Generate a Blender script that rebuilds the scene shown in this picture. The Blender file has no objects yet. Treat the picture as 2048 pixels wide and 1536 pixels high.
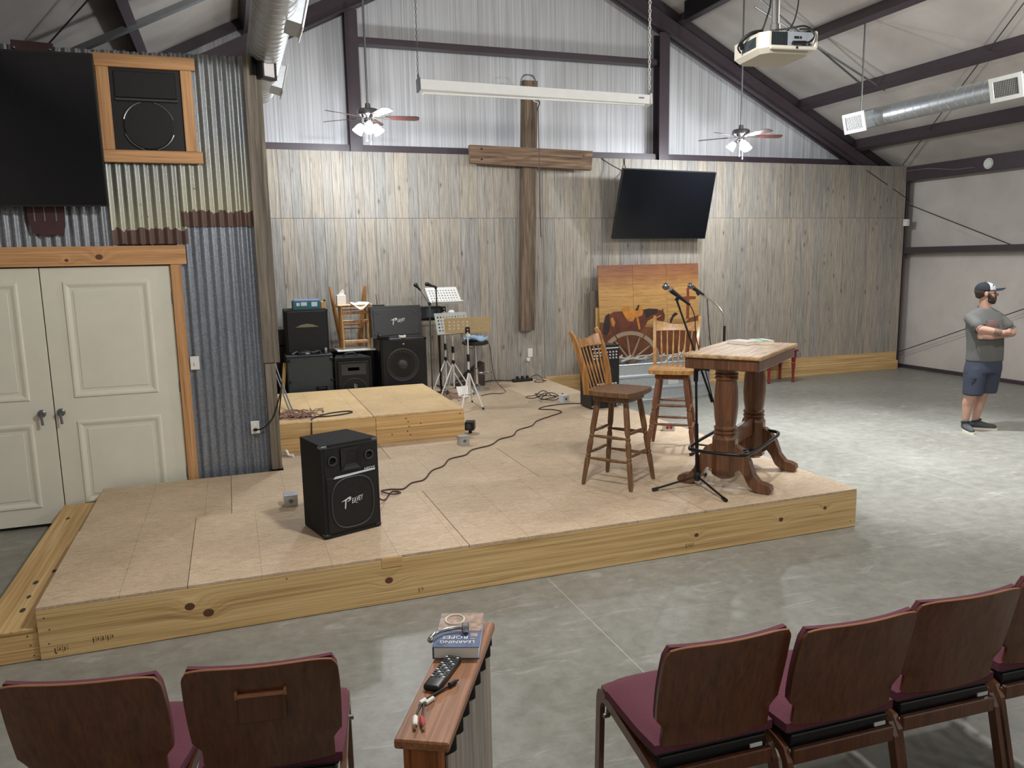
import bpy, bmesh, math, random
from mathutils import Vector, Matrix, Euler, noise
R = random.Random(7)
PI = math.pi
sc = bpy.context.scene
COL = sc.collection

# ------------------------------------------------------------------ camera, world, exposure, room lamps
PITCH, ROLL, YAW, FPX, EYE = 0.155990, -0.019904, 0.342412, 1563.6, 2.1
cp, sp, cr, sr = math.cos(PITCH), math.sin(PITCH), math.cos(ROLL), math.sin(ROLL)
fw = Vector((0, cp, -sp)); up = Vector((0, sp, cp)); rt = Vector((1, 0, 0))
rt2 = cr * rt + sr * up; up2 = -sr * rt + cr * up
spin = Matrix.Rotation(-YAW, 3, 'Z')
rt2, up2, fw = spin @ rt2, spin @ up2, spin @ fw
cam_d = bpy.data.cameras.new('camera'); cam = bpy.data.objects.new('camera', cam_d); COL.objects.link(cam)
cam_d.sensor_width = 36; cam_d.lens = FPX / 2048 * 36; cam_d.clip_start = 0.05
cam.matrix_world = Matrix((( rt2.x, up2.x, -fw.x, 0), (rt2.y, up2.y, -fw.y, 0), (rt2.z, up2.z, -fw.z, EYE), (0, 0, 0, 1)))
sc.camera = cam
w = bpy.data.worlds.new('world'); sc.world = w; w.use_nodes = True
w.node_tree.nodes['Background'].inputs[0].default_value = (0.75, 0.8, 0.9, 1)
w.node_tree.nodes['Background'].inputs[1].default_value = 0.02
sc.view_settings.view_transform = 'Standard'; sc.view_settings.look = 'None'
sc.view_settings.gamma = 1; sc.view_settings.use_curve_mapping = False
sc.view_settings.exposure = 0.4
sc.cycles.use_denoising = True; sc.cycles.max_bounces = 7; sc.cycles.diffuse_bounces = 4
sc.cycles.sample_clamp_indirect = 4
FAN_W = 44          # watts per bulb of the two fans in view
ROOM_W = 235        # the same kind of fan lamps further back in the hall
def lamp(name, loc, watts, color, radius, aim=None):
    d = bpy.data.lights.new(name, 'SPOT' if aim else 'POINT'); d.energy = watts; d.color = color; d.shadow_soft_size = radius
    o = bpy.data.objects.new(name, d); COL.objects.link(o); o.location = loc
    if aim:
        d.spot_size = math.radians(172); d.spot_blend = 1.0
        o.rotation_euler = Vector(aim).to_track_quat('-Z', 'Y').to_euler()
    return o
WARM = (1.0, 0.985, 0.955); COOL = (0.90, 0.95, 1.0)
lamp('hall_lamp', (1.6, 3.4, 3.75), ROOM_W, WARM, 0.12)
lamp('hall_lamp', (7.7, 4.6, 4.0), ROOM_W * .9, WARM, 0.12)
dl = lamp('added_floor_spot', (6.35, 6.45, 5.7), 2000, (0.94, 0.975, 1.0), 0.12, (0.02, 0.01, -1))  # unseen spot added to brighten the floor right of the stage
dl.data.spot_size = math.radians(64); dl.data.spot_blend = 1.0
lamp('hall_lamp', (6.9, -2.6, 3.75), ROOM_W * .45, WARM, 0.12)
lamp('hall_lamp', (1.6, -2.6, 3.75), ROOM_W * .25, WARM, 0.12)

# ------------------------------------------------------------------ materials
MATS = {}
def newmat(name):
    m = bpy.data.materials.new(name); m.use_nodes = True
    MATS[name] = m
    return m, m.node_tree.nodes, m.node_tree.links, m.node_tree.nodes['Principled BSDF']
def lin(c):
    return tuple(((x / 255) / 12.92 if x / 255 <= .04045 else ((x / 255 + .055) / 1.055) ** 2.4) for x in c)
def c4(c): return (*lin(c), 1)
def mapping(n, l, scale, rand=True, coord='Object'):
    tc = n.new('ShaderNodeTexCoord'); mp = n.new('ShaderNodeMapping'); mp.inputs['Scale'].default_value = scale
    if rand:
        oi = n.new('ShaderNodeObjectInfo'); vm = n.new('ShaderNodeVectorMath'); vm.operation = 'MULTIPLY_ADD'
        cb = n.new('ShaderNodeCombineXYZ')
        for i in range(3): l.new(oi.outputs['Random'], cb.inputs[i])
        vm.inputs[1].default_value = (37, 23, 51)
        l.new(cb.outputs[0], vm.inputs[0]); l.new(tc.outputs[coord], vm.inputs[2]); l.new(vm.outputs[0], mp.inputs[0])
    else: l.new(tc.outputs[coord], mp.inputs[0])
    return mp
def nz(n, l, vec, scale=1, detail=5, rough=.6, dist=0):
    t = n.new('ShaderNodeTexNoise'); t.inputs['Scale'].default_value = scale; t.inputs['Detail'].default_value = detail
    t.inputs['Roughness'].default_value = rough; t.inputs['Distortion'].default_value = dist
    l.new(vec.outputs[0], t.inputs['Vector']); return t
def ramp(n, l, src, stops):
    r = n.new('ShaderNodeValToRGB'); e = r.color_ramp.elements
    while len(e) < len(stops): e.new(.5)
    for el, (p, c) in zip(e, stops): el.position = p; el.color = c
    l.new(src, r.inputs[0]); return r
def mixc(n, l, fac, a, b, mode='MIX'):
    m = n.new('ShaderNodeMix'); m.data_type = 'RGBA'; m.blend_type = mode
    for sock, v in ((m.inputs[0], fac), (m.inputs[6], a), (m.inputs[7], b)):
        if hasattr(v, 'is_linked') or isinstance(v, bpy.types.NodeSocket): l.new(v, sock)
        else: sock.default_value = v
    return m.outputs[2]
def mth(n, l, op, a, b=None):
    m = n.new('ShaderNodeMath'); m.operation = op
    for i, v in enumerate((a, b)):
        if v is None: continue
        if isinstance(v, bpy.types.NodeSocket): l.new(v, m.inputs[i])
        else: m.inputs[i].default_value = v
    return m.outputs[0]
def bump(n, l, b, h, strength=.3, dist=.01):
    bp = n.new('ShaderNodeBump'); bp.inputs['Strength'].default_value = strength; bp.inputs['Distance'].default_value = dist
    l.new(h, bp.inputs['Height']); l.new(bp.outputs[0], b.inputs['Normal'])
def plain(name, rgb, rough=.5, metal=0, var=.12, scale=12, bmp=0, spec=None, emis=0, coat=0):
    m, n, l, b = newmat(name)
    b.inputs['Roughness'].default_value = rough; b.inputs['Metallic'].default_value = metal
    if spec is not None: b.inputs['Specular IOR Level'].default_value = spec
    if coat: b.inputs['Coat Weight'].default_value = coat; b.inputs['Coat Roughness'].default_value = .15
    t = nz(n, l, mapping(n, l, (1, 1, 1)), scale)
    c = lin(rgb)
    r = ramp(n, l, t.outputs['Fac'], [(.25, (*[x * (1 - var) for x in c], 1)), (.75, (*[min(1, x * (1 + var)) for x in c], 1))])
    l.new(r.outputs[0], b.inputs['Base Color'])
    if bmp: bump(n, l, b, t.outputs['Fac'], bmp, .005)
    if emis: b.inputs['Emission Color'].default_value = (1, .98, .95, 1); b.inputs['Emission Strength'].default_value = emis
    return m
def wood(name, dark, light, axis, fine=26, along=1.6, rough=.5, tint=.0, bmp=.15, mid=None, coat=0, knots=(), kz=1, contrast=(.3, .7)):
    """grain stretched along one axis of the object; knots = (along, across, radius)"""
    m, n, l, b = newmat(name)
    s = [fine] * 3; s[axis] = along
    mp = mapping(n, l, s, not knots)
    vec = mp
    if knots:
        sx = n.new('ShaderNodeSeparateXYZ'); tc = n.new('ShaderNodeTexCoord'); l.new(tc.outputs['Object'], sx.inputs[0])
        kmask = None; warp = None
        for (ka, kc, kr) in knots:
            da = mth(n, l, 'DIVIDE', mth(n, l, 'SUBTRACT', sx.outputs[axis], ka), kr * 1.25)
            dc = mth(n, l, 'DIVIDE', mth(n, l, 'SUBTRACT', sx.outputs[kz], kc), kr)
            d2 = mth(n, l, 'ADD', mth(n, l, 'MULTIPLY', da, da), mth(n, l, 'MULTIPLY', dc, dc))
            g = mth(n, l, 'EXPONENT', mth(n, l, 'MULTIPLY', d2, -.12))
            warp = g if warp is None else mth(n, l, 'ADD', warp, g)
            k = mth(n, l, 'LESS_THAN', d2, 1.0)
            kmask = k if kmask is None else mth(n, l, 'MAXIMUM', kmask, k)
        ad = n.new('ShaderNodeVectorMath'); ad.operation = 'ADD'
        cb = n.new('ShaderNodeCombineXYZ'); l.new(mth(n, l, 'MULTIPLY', warp, 1.8), cb.inputs[kz])
        l.new(mp.outputs[0], ad.inputs[0]); l.new(cb.outputs[0], ad.inputs[1]); vec = ad
    t = nz(n, l, vec, 1, 6, .62, .8)
    st = [(contrast[0], c4(dark)), (contrast[1], c4(light))]
    if mid: st = [(contrast[0], c4(dark)), (.5, c4(mid)), (contrast[1], c4(light))]
    col = ramp(n, l, t.outputs['Fac'], st).outputs[0]
    t9 = nz(n, l, mapping(n, l, [along * 1.6 if i == axis else fine * 3.2 for i in range(3)], not knots), 1, 3, .6, .2)
    col = mixc(n, l, .75, col, ramp(n, l, t9.outputs['Fac'], [(.36, (.66, .62, .58, 1)), (.5, (.96, .95, .94, 1)), (.62, (1.08, 1.07, 1.06, 1))]).outputs[0], 'MULTIPLY')
    if knots: col = mixc(n, l, kmask, col, c4((96, 62, 40)))
    if tint:
        oi = n.new('ShaderNodeObjectInfo')
        rr = ramp(n, l, oi.outputs['Random'], [(0, (1 - tint, 1 - tint, 1 - tint, 1)), (1, (1 + tint * .6, 1 + tint * .5, 1 + tint * .4, 1))])
        col = mixc(n, l, 1.0, col, rr.outputs[0], 'MULTIPLY')
    l.new(col, b.inputs['Base Color']); b.inputs['Roughness'].default_value = rough
    if coat: b.inputs['Coat Weight'].default_value = coat; b.inputs['Coat Roughness'].default_value = .2
    bump(n, l, b, t.outputs['Fac'], bmp, .004)
    return m

def concrete_mat():
    m, n, l, b = newmat('polished_concrete')
    mp = mapping(n, l, (1, 1, 1), False)
    a = nz(n, l, mp, .55, 7, .6, .4); c = nz(n, l, mp, 9, 6, .7); d = nz(n, l, mp, 2.2, 8, .72, 1.2)
    base = ramp(n, l, a.outputs['Fac'], [(.3, c4((118, 117, 108))), (.7, c4((150, 149, 141)))]).outputs[0]
    base = mixc(n, l, .35, base, ramp(n, l, c.outputs['Fac'], [(.35, c4((106, 104, 96))), (.62, c4((158, 158, 152)))]).outputs[0])
    sp_ = ramp(n, l, d.outputs['Fac'], [(.66, (0, 0, 0, 1)), (.74, (1, 1, 1, 1))]).outputs[0]
    base = mixc(n, l, mth(n, l, 'MULTIPLY', sp_, .35), base, c4((96, 94, 86)))
    # pale scuffs, stronger where the trowelled surface is worn on the open side of the hall
    st = mapping(n, l, (1.1, 4.5, 1), False); st.inputs['Rotation'].default_value = (0, 0, .6)
    e = nz(n, l, st, 1.6, 7, .72, 1.6)
    sc_ = ramp(n, l, e.outputs['Fac'], [(.56, (0, 0, 0, 1)), (.72, (1, 1, 1, 1))]).outputs[0]
    base = mixc(n, l, mth(n, l, 'MULTIPLY', sc_, .5), base, c4((190, 192, 188)))
    l.new(base, b.inputs['Base Color'])
    rr = ramp(n, l, a.outputs['Fac'], [(.3, (.36, .36, .36, 1)), (.7, (.52, .52, .52, 1))])
    l.new(rr.outputs[0], b.inputs['Roughness']); b.inputs['Specular IOR Level'].default_value = .5
    bump(n, l, b, d.outputs['Fac'], .12, .004)
def osb_mat(name, lo, mid, hi):
    m, n, l, b = newmat(name)
    mp = mapping(n, l, (7, 26, 7)); t = nz(n, l, mp, 1, 6, .68, 2.2)
    mp2 = mapping(n, l, (.9, .9, .9)); t2 = nz(n, l, mp2, 1.6, 4, .6, .5)
    mp3 = mapping(n, l, (30, 70, 30)); t3 = nz(n, l, mp3, 1, 3, .6, 3)
    c = ramp(n, l, t.outputs['Fac'], [(.28, c4(lo)), (.5, c4(mid)), (.75, c4(hi))]).outputs[0]
    c = mixc(n, l, .45, c, ramp(n, l, t3.outputs['Fac'], [(.3, c4(lo)), (.7, c4(hi))]).outputs[0])
    dirt = ramp(n, l, t2.outputs['Fac'], [(.35, (.83, .82, .8, 1)), (.65, (1.0, 1.0, 1.0, 1))]).outputs[0]
    c = mixc(n, l, 1.0, c, dirt, 'MULTIPLY')
    # printed nailing lines every 0.406 m
    tc = n.new('ShaderNodeTexCoord'); sx = n.new('ShaderNodeSeparateXYZ'); l.new(tc.outputs['Object'], sx.inputs[0])
    fr = mth(n, l, 'FRACT', mth(n, l, 'DIVIDE', sx.outputs[0], .406))
    ln = mth(n, l, 'LESS_THAN', fr, .012)
    c = mixc(n, l, mth(n, l, 'MULTIPLY', ln, .4), c, c4((120, 100, 78)))
    oi = n.new('ShaderNodeObjectInfo')
    rr = ramp(n, l, oi.outputs['Random'], [(0, (.86, .84, .84, 1)), (1, (1.08, 1.06, 1.06, 1))])
    c = mixc(n, l, 1.0, c, rr.outputs[0], 'MULTIPLY')
    l.new(c, b.inputs['Base Color']); b.inputs['Roughness'].default_value = .62
    bump(n, l, b, t.outputs['Fac'], .25, .003)
def zinc_mat(name, lo, hi, rust_z, band, yellow, rough=.42):
    """old corrugated zinc: spangle, rust band at rust_z (object z), yellowing above it"""
    m, n, l, b = newmat(name)
    mp = mapping(n, l, (1, 1, 1)); t = nz(n, l, mp, 55, 4, .7); t2 = nz(n, l, mapping(n, l, (14, 14, 1.1)), 1, 5, .6, .6)
    c = ramp(n, l, t.outputs['Fac'], [(.35, c4(lo)), (.65, c4(hi))]).outputs[0]
    c = mixc(n, l, .45, c, ramp(n, l, t2.outputs['Fac'], [(.3, c4([x * .8 for x in lo])), (.7, c4(hi))]).outputs[0])
    tc = n.new('ShaderNodeTexCoord'); sx = n.new('ShaderNodeSeparateXYZ'); l.new(tc.outputs['Object'], sx.inputs[0])
    z = sx.outputs[2]
    if yellow:
        yz = mth(n, l, 'MULTIPLY', mth(n, l, 'SUBTRACT', rust_z + yellow, z), 1 / yellow)
        yz = mth(n, l, 'MAXIMUM', mth(n, l, 'MINIMUM', yz, 1), 0)
        c = mixc(n, l, mth(n, l, 'MULTIPLY', yz, .75), c, c4((176, 172, 140)))
    rn = nz(n, l, mapping(n, l, (22, 22, 9)), 1, 5, .6)
    rj = mth(n, l, 'MULTIPLY', mth(n, l, 'SUBTRACT', rn.outputs['Fac'], .5), band * 1.1)
    rm = mth(n, l, 'LESS_THAN', z, mth(n, l, 'ADD', rj, rust_z + band))
    st = nz(n, l, mapping(n, l, (17, 17, .8)), 1, 4, .5, .3)
    sm = ramp(n, l, st.outputs['Fac'], [(.68, (0, 0, 0, 1)), (.76, (1, 1, 1, 1))]).outputs[0]
    rm = mth(n, l, 'MAXIMUM', rm, mth(n, l, 'MULTIPLY', sm, .55))
    c = mixc(n, l, rm, c, c4((84, 60, 50)))
    l.new(c, b.inputs['Base Color'])
    l.new(mth(n, l, 'MULTIPLY', mth(n, l, 'SUBTRACT', 1, rm), .55), b.inputs['Metallic']); b.inputs['Roughness'].default_value = rough
    bump(n, l, b, t.outputs['Fac'], .12, .003)
def galv_mat():
    m, n, l, b = newmat('galvanised')
    v = n.new('ShaderNodeTexVoronoi'); v.inputs['Scale'].default_value = 45; l.new(mapping(n, l, (1, 1, 1)).outputs[0], v.inputs['Vector'])
    r = ramp(n, l, v.outputs['Color'], [(.2, c4((186, 192, 197))), (.8, c4((196, 202, 207)))])
    l.new(r.outputs[0], b.inputs['Base Color']); b.inputs['Metallic'].default_value = .7; b.inputs['Roughness'].default_value = .38
def insulation_mat(name, c0, c1, vert):
    m, n, l, b = newmat(name)
    s = (9, 9, .5) if vert else (1.5, 1.5, 1.5)
    t = nz(n, l, mapping(n, l, s, False), 1, 4, .5, .4); t2 = nz(n, l, mapping(n, l, (1, 1, 1), False), 60, 3)
    r = ramp(n, l, t.outputs['Fac'], [(.3, c4(c0)), (.7, c4(c1))])
    l.new(r.outputs[0], b.inputs['Base Color']); b.inputs['Roughness'].default_value = .33 if vert else .6
    if vert:
        t7 = nz(n, l, mapping(n, l, (38, 38, .35), False), 1, 3, .5, .2)
        l.new(mixc(n, l, .5, r.outputs[0], ramp(n, l, t7.outputs['Fac'], [(.36, c4([x * .86 for x in c0])), (.6, c4(c1))]).outputs[0]), b.inputs['Base Color'])
        bump(n, l, b, mth(n, l, 'ADD', t.outputs['Fac'], mth(n, l, 'MULTIPLY', t7.outputs['Fac'], .5)), .4, .03)
    else: bump(n, l, b, t2.outputs['Fac'], .12, .004)
def plank_mat():
    m, n, l, b = newmat('weathered_plank')
    # slow warp so that the grain bends round the knots
    t = nz(n, l, mapping(n, l, (34, 34, 1.5)), 1, 8, .7, 1.3)
    t2 = nz(n, l, mapping(n, l, (120, 120, 2.6)), 1, 5, .66, .5)
    vo = n.new('ShaderNodeTexVoronoi'); vo.inputs['Scale'].default_value = 1; l.new(mapping(n, l, (9, 9, 3.6)).outputs[0], vo.inputs['Vector'])
    c = ramp(n, l, t.outputs['Fac'], [(.30, c4((86, 81, 76))), (.42, c4((142, 137, 129))), (.56, c4((170, 165, 155))), (.72, c4((192, 187, 177)))]).outputs[0]
    c = mixc(n, l, .62, c, ramp(n, l, t2.outputs['Fac'], [(.34, c4((80, 75, 70))), (.47, c4((156, 150, 141))), (.66, c4((194, 189, 179)))]).outputs[0])
    k = ramp(n, l, vo.outputs['Distance'], [(.06, (1, 1, 1, 1)), (.13, (.3, .3, .3, 1)), (.24, (0, 0, 0, 1))]).outputs[0]
    sc3 = n.new('ShaderNodeSeparateColor'); l.new(vo.outputs['Color'], sc3.inputs[0])
    k = mth(n, l, 'MULTIPLY', k, mth(n, l, 'GREATER_THAN', sc3.outputs[0], .55))
    c = mixc(n, l, mth(n, l, 'MULTIPLY', k, .75), c, c4((72, 64, 58)))
    oi = n.new('ShaderNodeObjectInfo')
    rr = ramp(n, l, oi.outputs['Random'], [(0, (.80, .83, .87, 1)), (.3, (1.02, .97, .90, 1)), (.55, (.88, .90, .94, 1)), (.8, (1.06, 1.0, .92, 1)), (1, (.92, .90, .88, 1))])
    c = mixc(n, l, 1.0, c, rr.outputs[0], 'MULTIPLY')
    l.new(c, b.inputs['Base Color']); b.inputs['Roughness'].default_value = .55
    bump(n, l, b, t2.outputs['Fac'], .4, .004)
def panel_art_mat():
    """sunset sky printed over the pine boards of the artwork: colour by height"""
    m, n, l, b = newmat('painted_boards')
    tc = n.new('ShaderNodeTexCoord'); sx = n.new('ShaderNodeSeparateXYZ'); l.new(tc.outputs['Object'], sx.inputs[0])
    t = nz(n, l, mapping(n, l, (3, 30, 30)), 1, 5, .6, 1.0); t2 = nz(n, l, mapping(n, l, (3, 3, 3), False), 1, 5)
    h = mth(n, l, 'ADD', mth(n, l, 'DIVIDE', sx.outputs[2], 1.5), mth(n, l, 'MULTIPLY', mth(n, l, 'SUBTRACT', t2.outputs['Fac'], .5), .16))
    r = ramp(n, l, h, [(.08, c4((74, 40, 24))), (.3, c4((132, 94, 56))), (.42, c4((182, 144, 88))), (.72, c4((190, 146, 88))), (.86, c4((158, 110, 72))), (.99, c4((132, 84, 62)))]).outputs[0]
    g = ramp(n, l, t.outputs['Fac'], [(.34, (.74, .68, .6, 1)), (.5, (.97, .95, .92, 1)), (.66, (1.12, 1.08, 1.0, 1))]).outputs[0]
    c = mixc(n, l, 1.0, r, g, 'MULTIPLY')
    l.new(c, b.inputs['Base Color']); b.inputs['Roughness'].default_value = .4

concrete_mat()
osb_mat('osb_stage', (152, 130, 104), (206, 184, 154), (232, 212, 184))
osb_mat('osb_new', (196, 158, 104), (238, 206, 152), (250, 226, 180))
zinc_mat('zinc_upper', (116, 122, 126), (150, 154, 156), 0.0, .12, .75)
zinc_mat('zinc_behind', (112, 116, 122), (150, 154, 160), -9, .1, 0)
zinc_mat('zinc_lower', (106, 114, 126), (158, 166, 176), -9, .1, 0)
galv_mat()
insulation_mat('wall_insulation', (196, 198, 202), (224, 226, 230), True)
insulation_mat('side_insulation', (196, 188, 182), (212, 206, 200), False)
insulation_mat('roof_insulation', (178, 172, 166), (200, 194, 188), False)
plank_mat(); panel_art_mat()
wood('pine_fascia', (178, 144, 92), (232, 204, 152), 0, 34, .55, .55, 0, .1, (218, 186, 130), knots=[(.765, .178, .022), (.862, .124, .024), (1.915, .15, .02), (4.136, .132, .014), (4.869, .15, .016), (5.274, .188, .013)], kz=2)
wood('pine_side', (184, 150, 98), (230, 202, 150), 1, 34, .55, .55, .08, .1, (206, 170, 112))
wood('pine_along', (190, 154, 102), (236, 206, 154), 0, 30, .6, .55, .1, .1, (212, 176, 120))
wood('stained_trim', (182, 134, 88), (212, 166, 118), 0, 24, 1.0, .5, .05, .1, (200, 152, 104), knots=[(1.554, .069, .022), (1.32, .046, .012)], kz=2)
wood('stained_trim_up', (178, 130, 84), (210, 164, 116), 2, 24, 1.0, .5, .05, .1, (198, 150, 102))
wood('barnwood', (66, 55, 46), (146, 126, 106), 2, 20, 1.2, .8, .06, .5, (110, 93, 77))
wood('barnwood_across', (78, 60, 48), (158, 132, 108), 0, 20, 1.2, .8, .05, .5, (120, 97, 77))
wood('post_board', (80, 74, 66), (140, 131, 118), 2, 24, 1.0, .7, .06, .3, (112, 104, 93))
wood('oak_stool', (120, 80, 38), (196, 146, 84), 2, 30, 2.2, .38, .04, .1, (164, 114, 60), coat=.3)
wood('oak_stool_dark', (84, 58, 36), (138, 104, 70), 2, 34, 2.2, .45, .04, .1, (112, 80, 52), coat=.2)
wood('oak_light', (180, 126, 66), (226, 180, 112), 2, 30, 2.2, .38, .04, .1, (206, 156, 90), coat=.3)
wood('oak_legs_red', (104, 66, 44), (152, 106, 76), 2, 34, 2.2, .45, .04, .1, (128, 84, 58), coat=.2)
wood('table_top', (140, 108, 72), (216, 184, 140), 0, 22, 2.0, .5, 0, .1, (186, 150, 106))
wood('table_base', (74, 46, 28), (126, 84, 54), 2, 26, 1.6, .36, .03, .08, (100, 64, 40), coat=.4)
wood('cap_oak', (116, 72, 42), (170, 118, 76), 1, 40, 1.4, .42, 0, .12, (146, 96, 58), coat=.3)
wood('stained_pine_end', (110, 60, 26), (176, 112, 58), 2, 22, 1.0, .45, 0, .1, (150, 88, 42))
wood('chair_wood', (74, 44, 24), (104, 66, 38), 2, 30, 1.2, .38, .06, .06, (98, 56, 30), coat=.35)
plain('chair_edge', (168, 116, 82), .45)
plain('burgundy_fabric', (96, 48, 62), .9, var=.18, scale=160, bmp=.2)
plain('maroon_steel', (68, 58, 65), .42, 0, .1, 6)
plain('white_paint', (222, 221, 206), .4, var=.04, scale=5)
plain('white_plastic', (226, 228, 224), .4, var=.04)
plain('screen_case', (240, 243, 242), .35, var=.03)
plain('projector_shell', (208, 204, 190), .45, var=.04)
plain('projector_panel', (150, 156, 164), .5, var=.06)
plain('black_plastic', (22, 22, 24), .42, var=.2)
plain('black_carpet', (24, 24, 26), .95, var=.45, scale=220, bmp=.4)
plain('black_metal', (20, 20, 22), .35, .3, .15)
plain('grille_black', (20, 21, 23), .6, .2, .3, 300, .3)
plain('grille_ring', (52, 54, 56), .6, 0, .2)
plain('slate_vinyl', (48, 58, 62), .55, 0, .15, 60)
plain('tv_screen', (10, 12, 18), .16, 0, .05, 3)
plain('tv_bezel', (28, 29, 30), .35)
plain('chrome', (220, 222, 226), .12, 1, .03)
plain('steel_grey', (128, 132, 134), .35, .9, .06)
plain('cable_black', (20, 18, 18), .55)
plain('cable_brown', (66, 46, 38), .6)
plain('cable_grey', (120, 120, 122), .55)
plain('wire_pink', (150, 118, 104), .6, var=.35, scale=14)
plain('maroon_plate', (70, 44, 46), .5, .1, .15, 8)
plain('red_paint', (128, 34, 38), .45, var=.15, scale=9)
plain('music_white', (226, 226, 222), .4, var=.03)
plain('music_grey', (150, 152, 148), .4, .3, .05)
plain('music_tan', (192, 170, 128), .5, var=.06)
plain('teal_box', (34, 104, 112), .6, var=.08, scale=6)
plain('lilac_box', (126, 136, 190), .6, var=.06)
plain('paper_white', (236, 234, 226), .8, var=.03)
plain('label_white', (206, 212, 214), .5, var=.03)
plain('green_cover', (60, 150, 110), .5)
plain('cloth_blue', (150, 176, 200), .9, var=.12, scale=20)
plain('hook_metal', (170, 172, 174), .25, 1, .05)
plain('cover_blue', (74, 92, 130), .45, var=.35, scale=40)
plain('cover_art', (158, 132, 112), .45, var=.6, scale=60)
plain('pad_black', (30, 30, 32), .5)
plain('fan_blade', (62, 26, 24), .35, 0, .2, 20, coat=.3)
plain('fan_metal', (150, 152, 156), .25, .9, .05)
plain('skin', (180, 140, 122), .55, var=.08, scale=14)
plain('shirt_grey', (90, 90, 88), .9, var=.1, scale=80, bmp=.1)
plain('shirt_print', (118, 96, 94), .9, var=.15, scale=60)
plain('shorts_blue', (50, 55, 70), .9, var=.12, scale=60, bmp=.1)
plain('cap_dark', (28, 34, 42), .85, var=.15, scale=120)
plain('cap_pale', (178, 188, 194), .8, var=.06, scale=60)
plain('beard_hair', (58, 46, 40), .9, var=.45, scale=110, bmp=.4)
plain('eye_dark', (26, 20, 18), .3)
plain('tattoo', (120, 98, 86), .6, var=.3, scale=40)
plain('shoe_grey', (70, 74, 76), .85, var=.25, scale=90)
plain('shoe_dark', (40, 46, 50), .85, var=.2, scale=60)
plain('sole_white', (222, 214, 198), .6, var=.05)
plain('horse_brown', (96, 46, 28), .5, var=.45, scale=7)
plain('horse_dark', (42, 28, 24), .5, var=.4, scale=9)
plain('saddle_tan', (186, 120, 46), .5, var=.35, scale=16)
plain('art_ground', (104, 58, 28), .5, var=.55, scale=6)
plain('art_cross', (120, 58, 30), .5, var=.2)
plain('wheel_wood', (150, 128, 106), .8, var=.2, scale=20, bmp=.2)
plain('branch_pale', (176, 172, 164), .8, var=.25, scale=14)
plain('marker_ink', (70, 56, 44), .7)
plain('brass_plate', (120, 122, 96), .5, .3, .15, 30)
plain('red_cable', (176, 44, 50), .5)
plain('joint_pale', (176, 174, 166), .6)
plain('dark_wedge', (70, 54, 46), .7)
plain('lumber_yellow', (214, 176, 110), .6, var=.08)
plain('void_black', (8, 8, 9), .8)
plain('art_white', (214, 206, 190), .5)
plain('shade_lit', (255, 252, 244), .4, emis=9)
plain('knob_white', (216, 216, 214), .4)
m, n, l, b = newmat('clear_cup'); b.inputs['Transmission Weight'].default_value = .9; b.inputs['Roughness'].default_value = .08; b.inputs['IOR'].default_value = 1.2
m, n, l, b = newmat('flood_glass'); b.inputs['Base Color'].default_value = (.75, .72, .72, 1); b.inputs['Roughness'].default_value = .15

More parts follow.
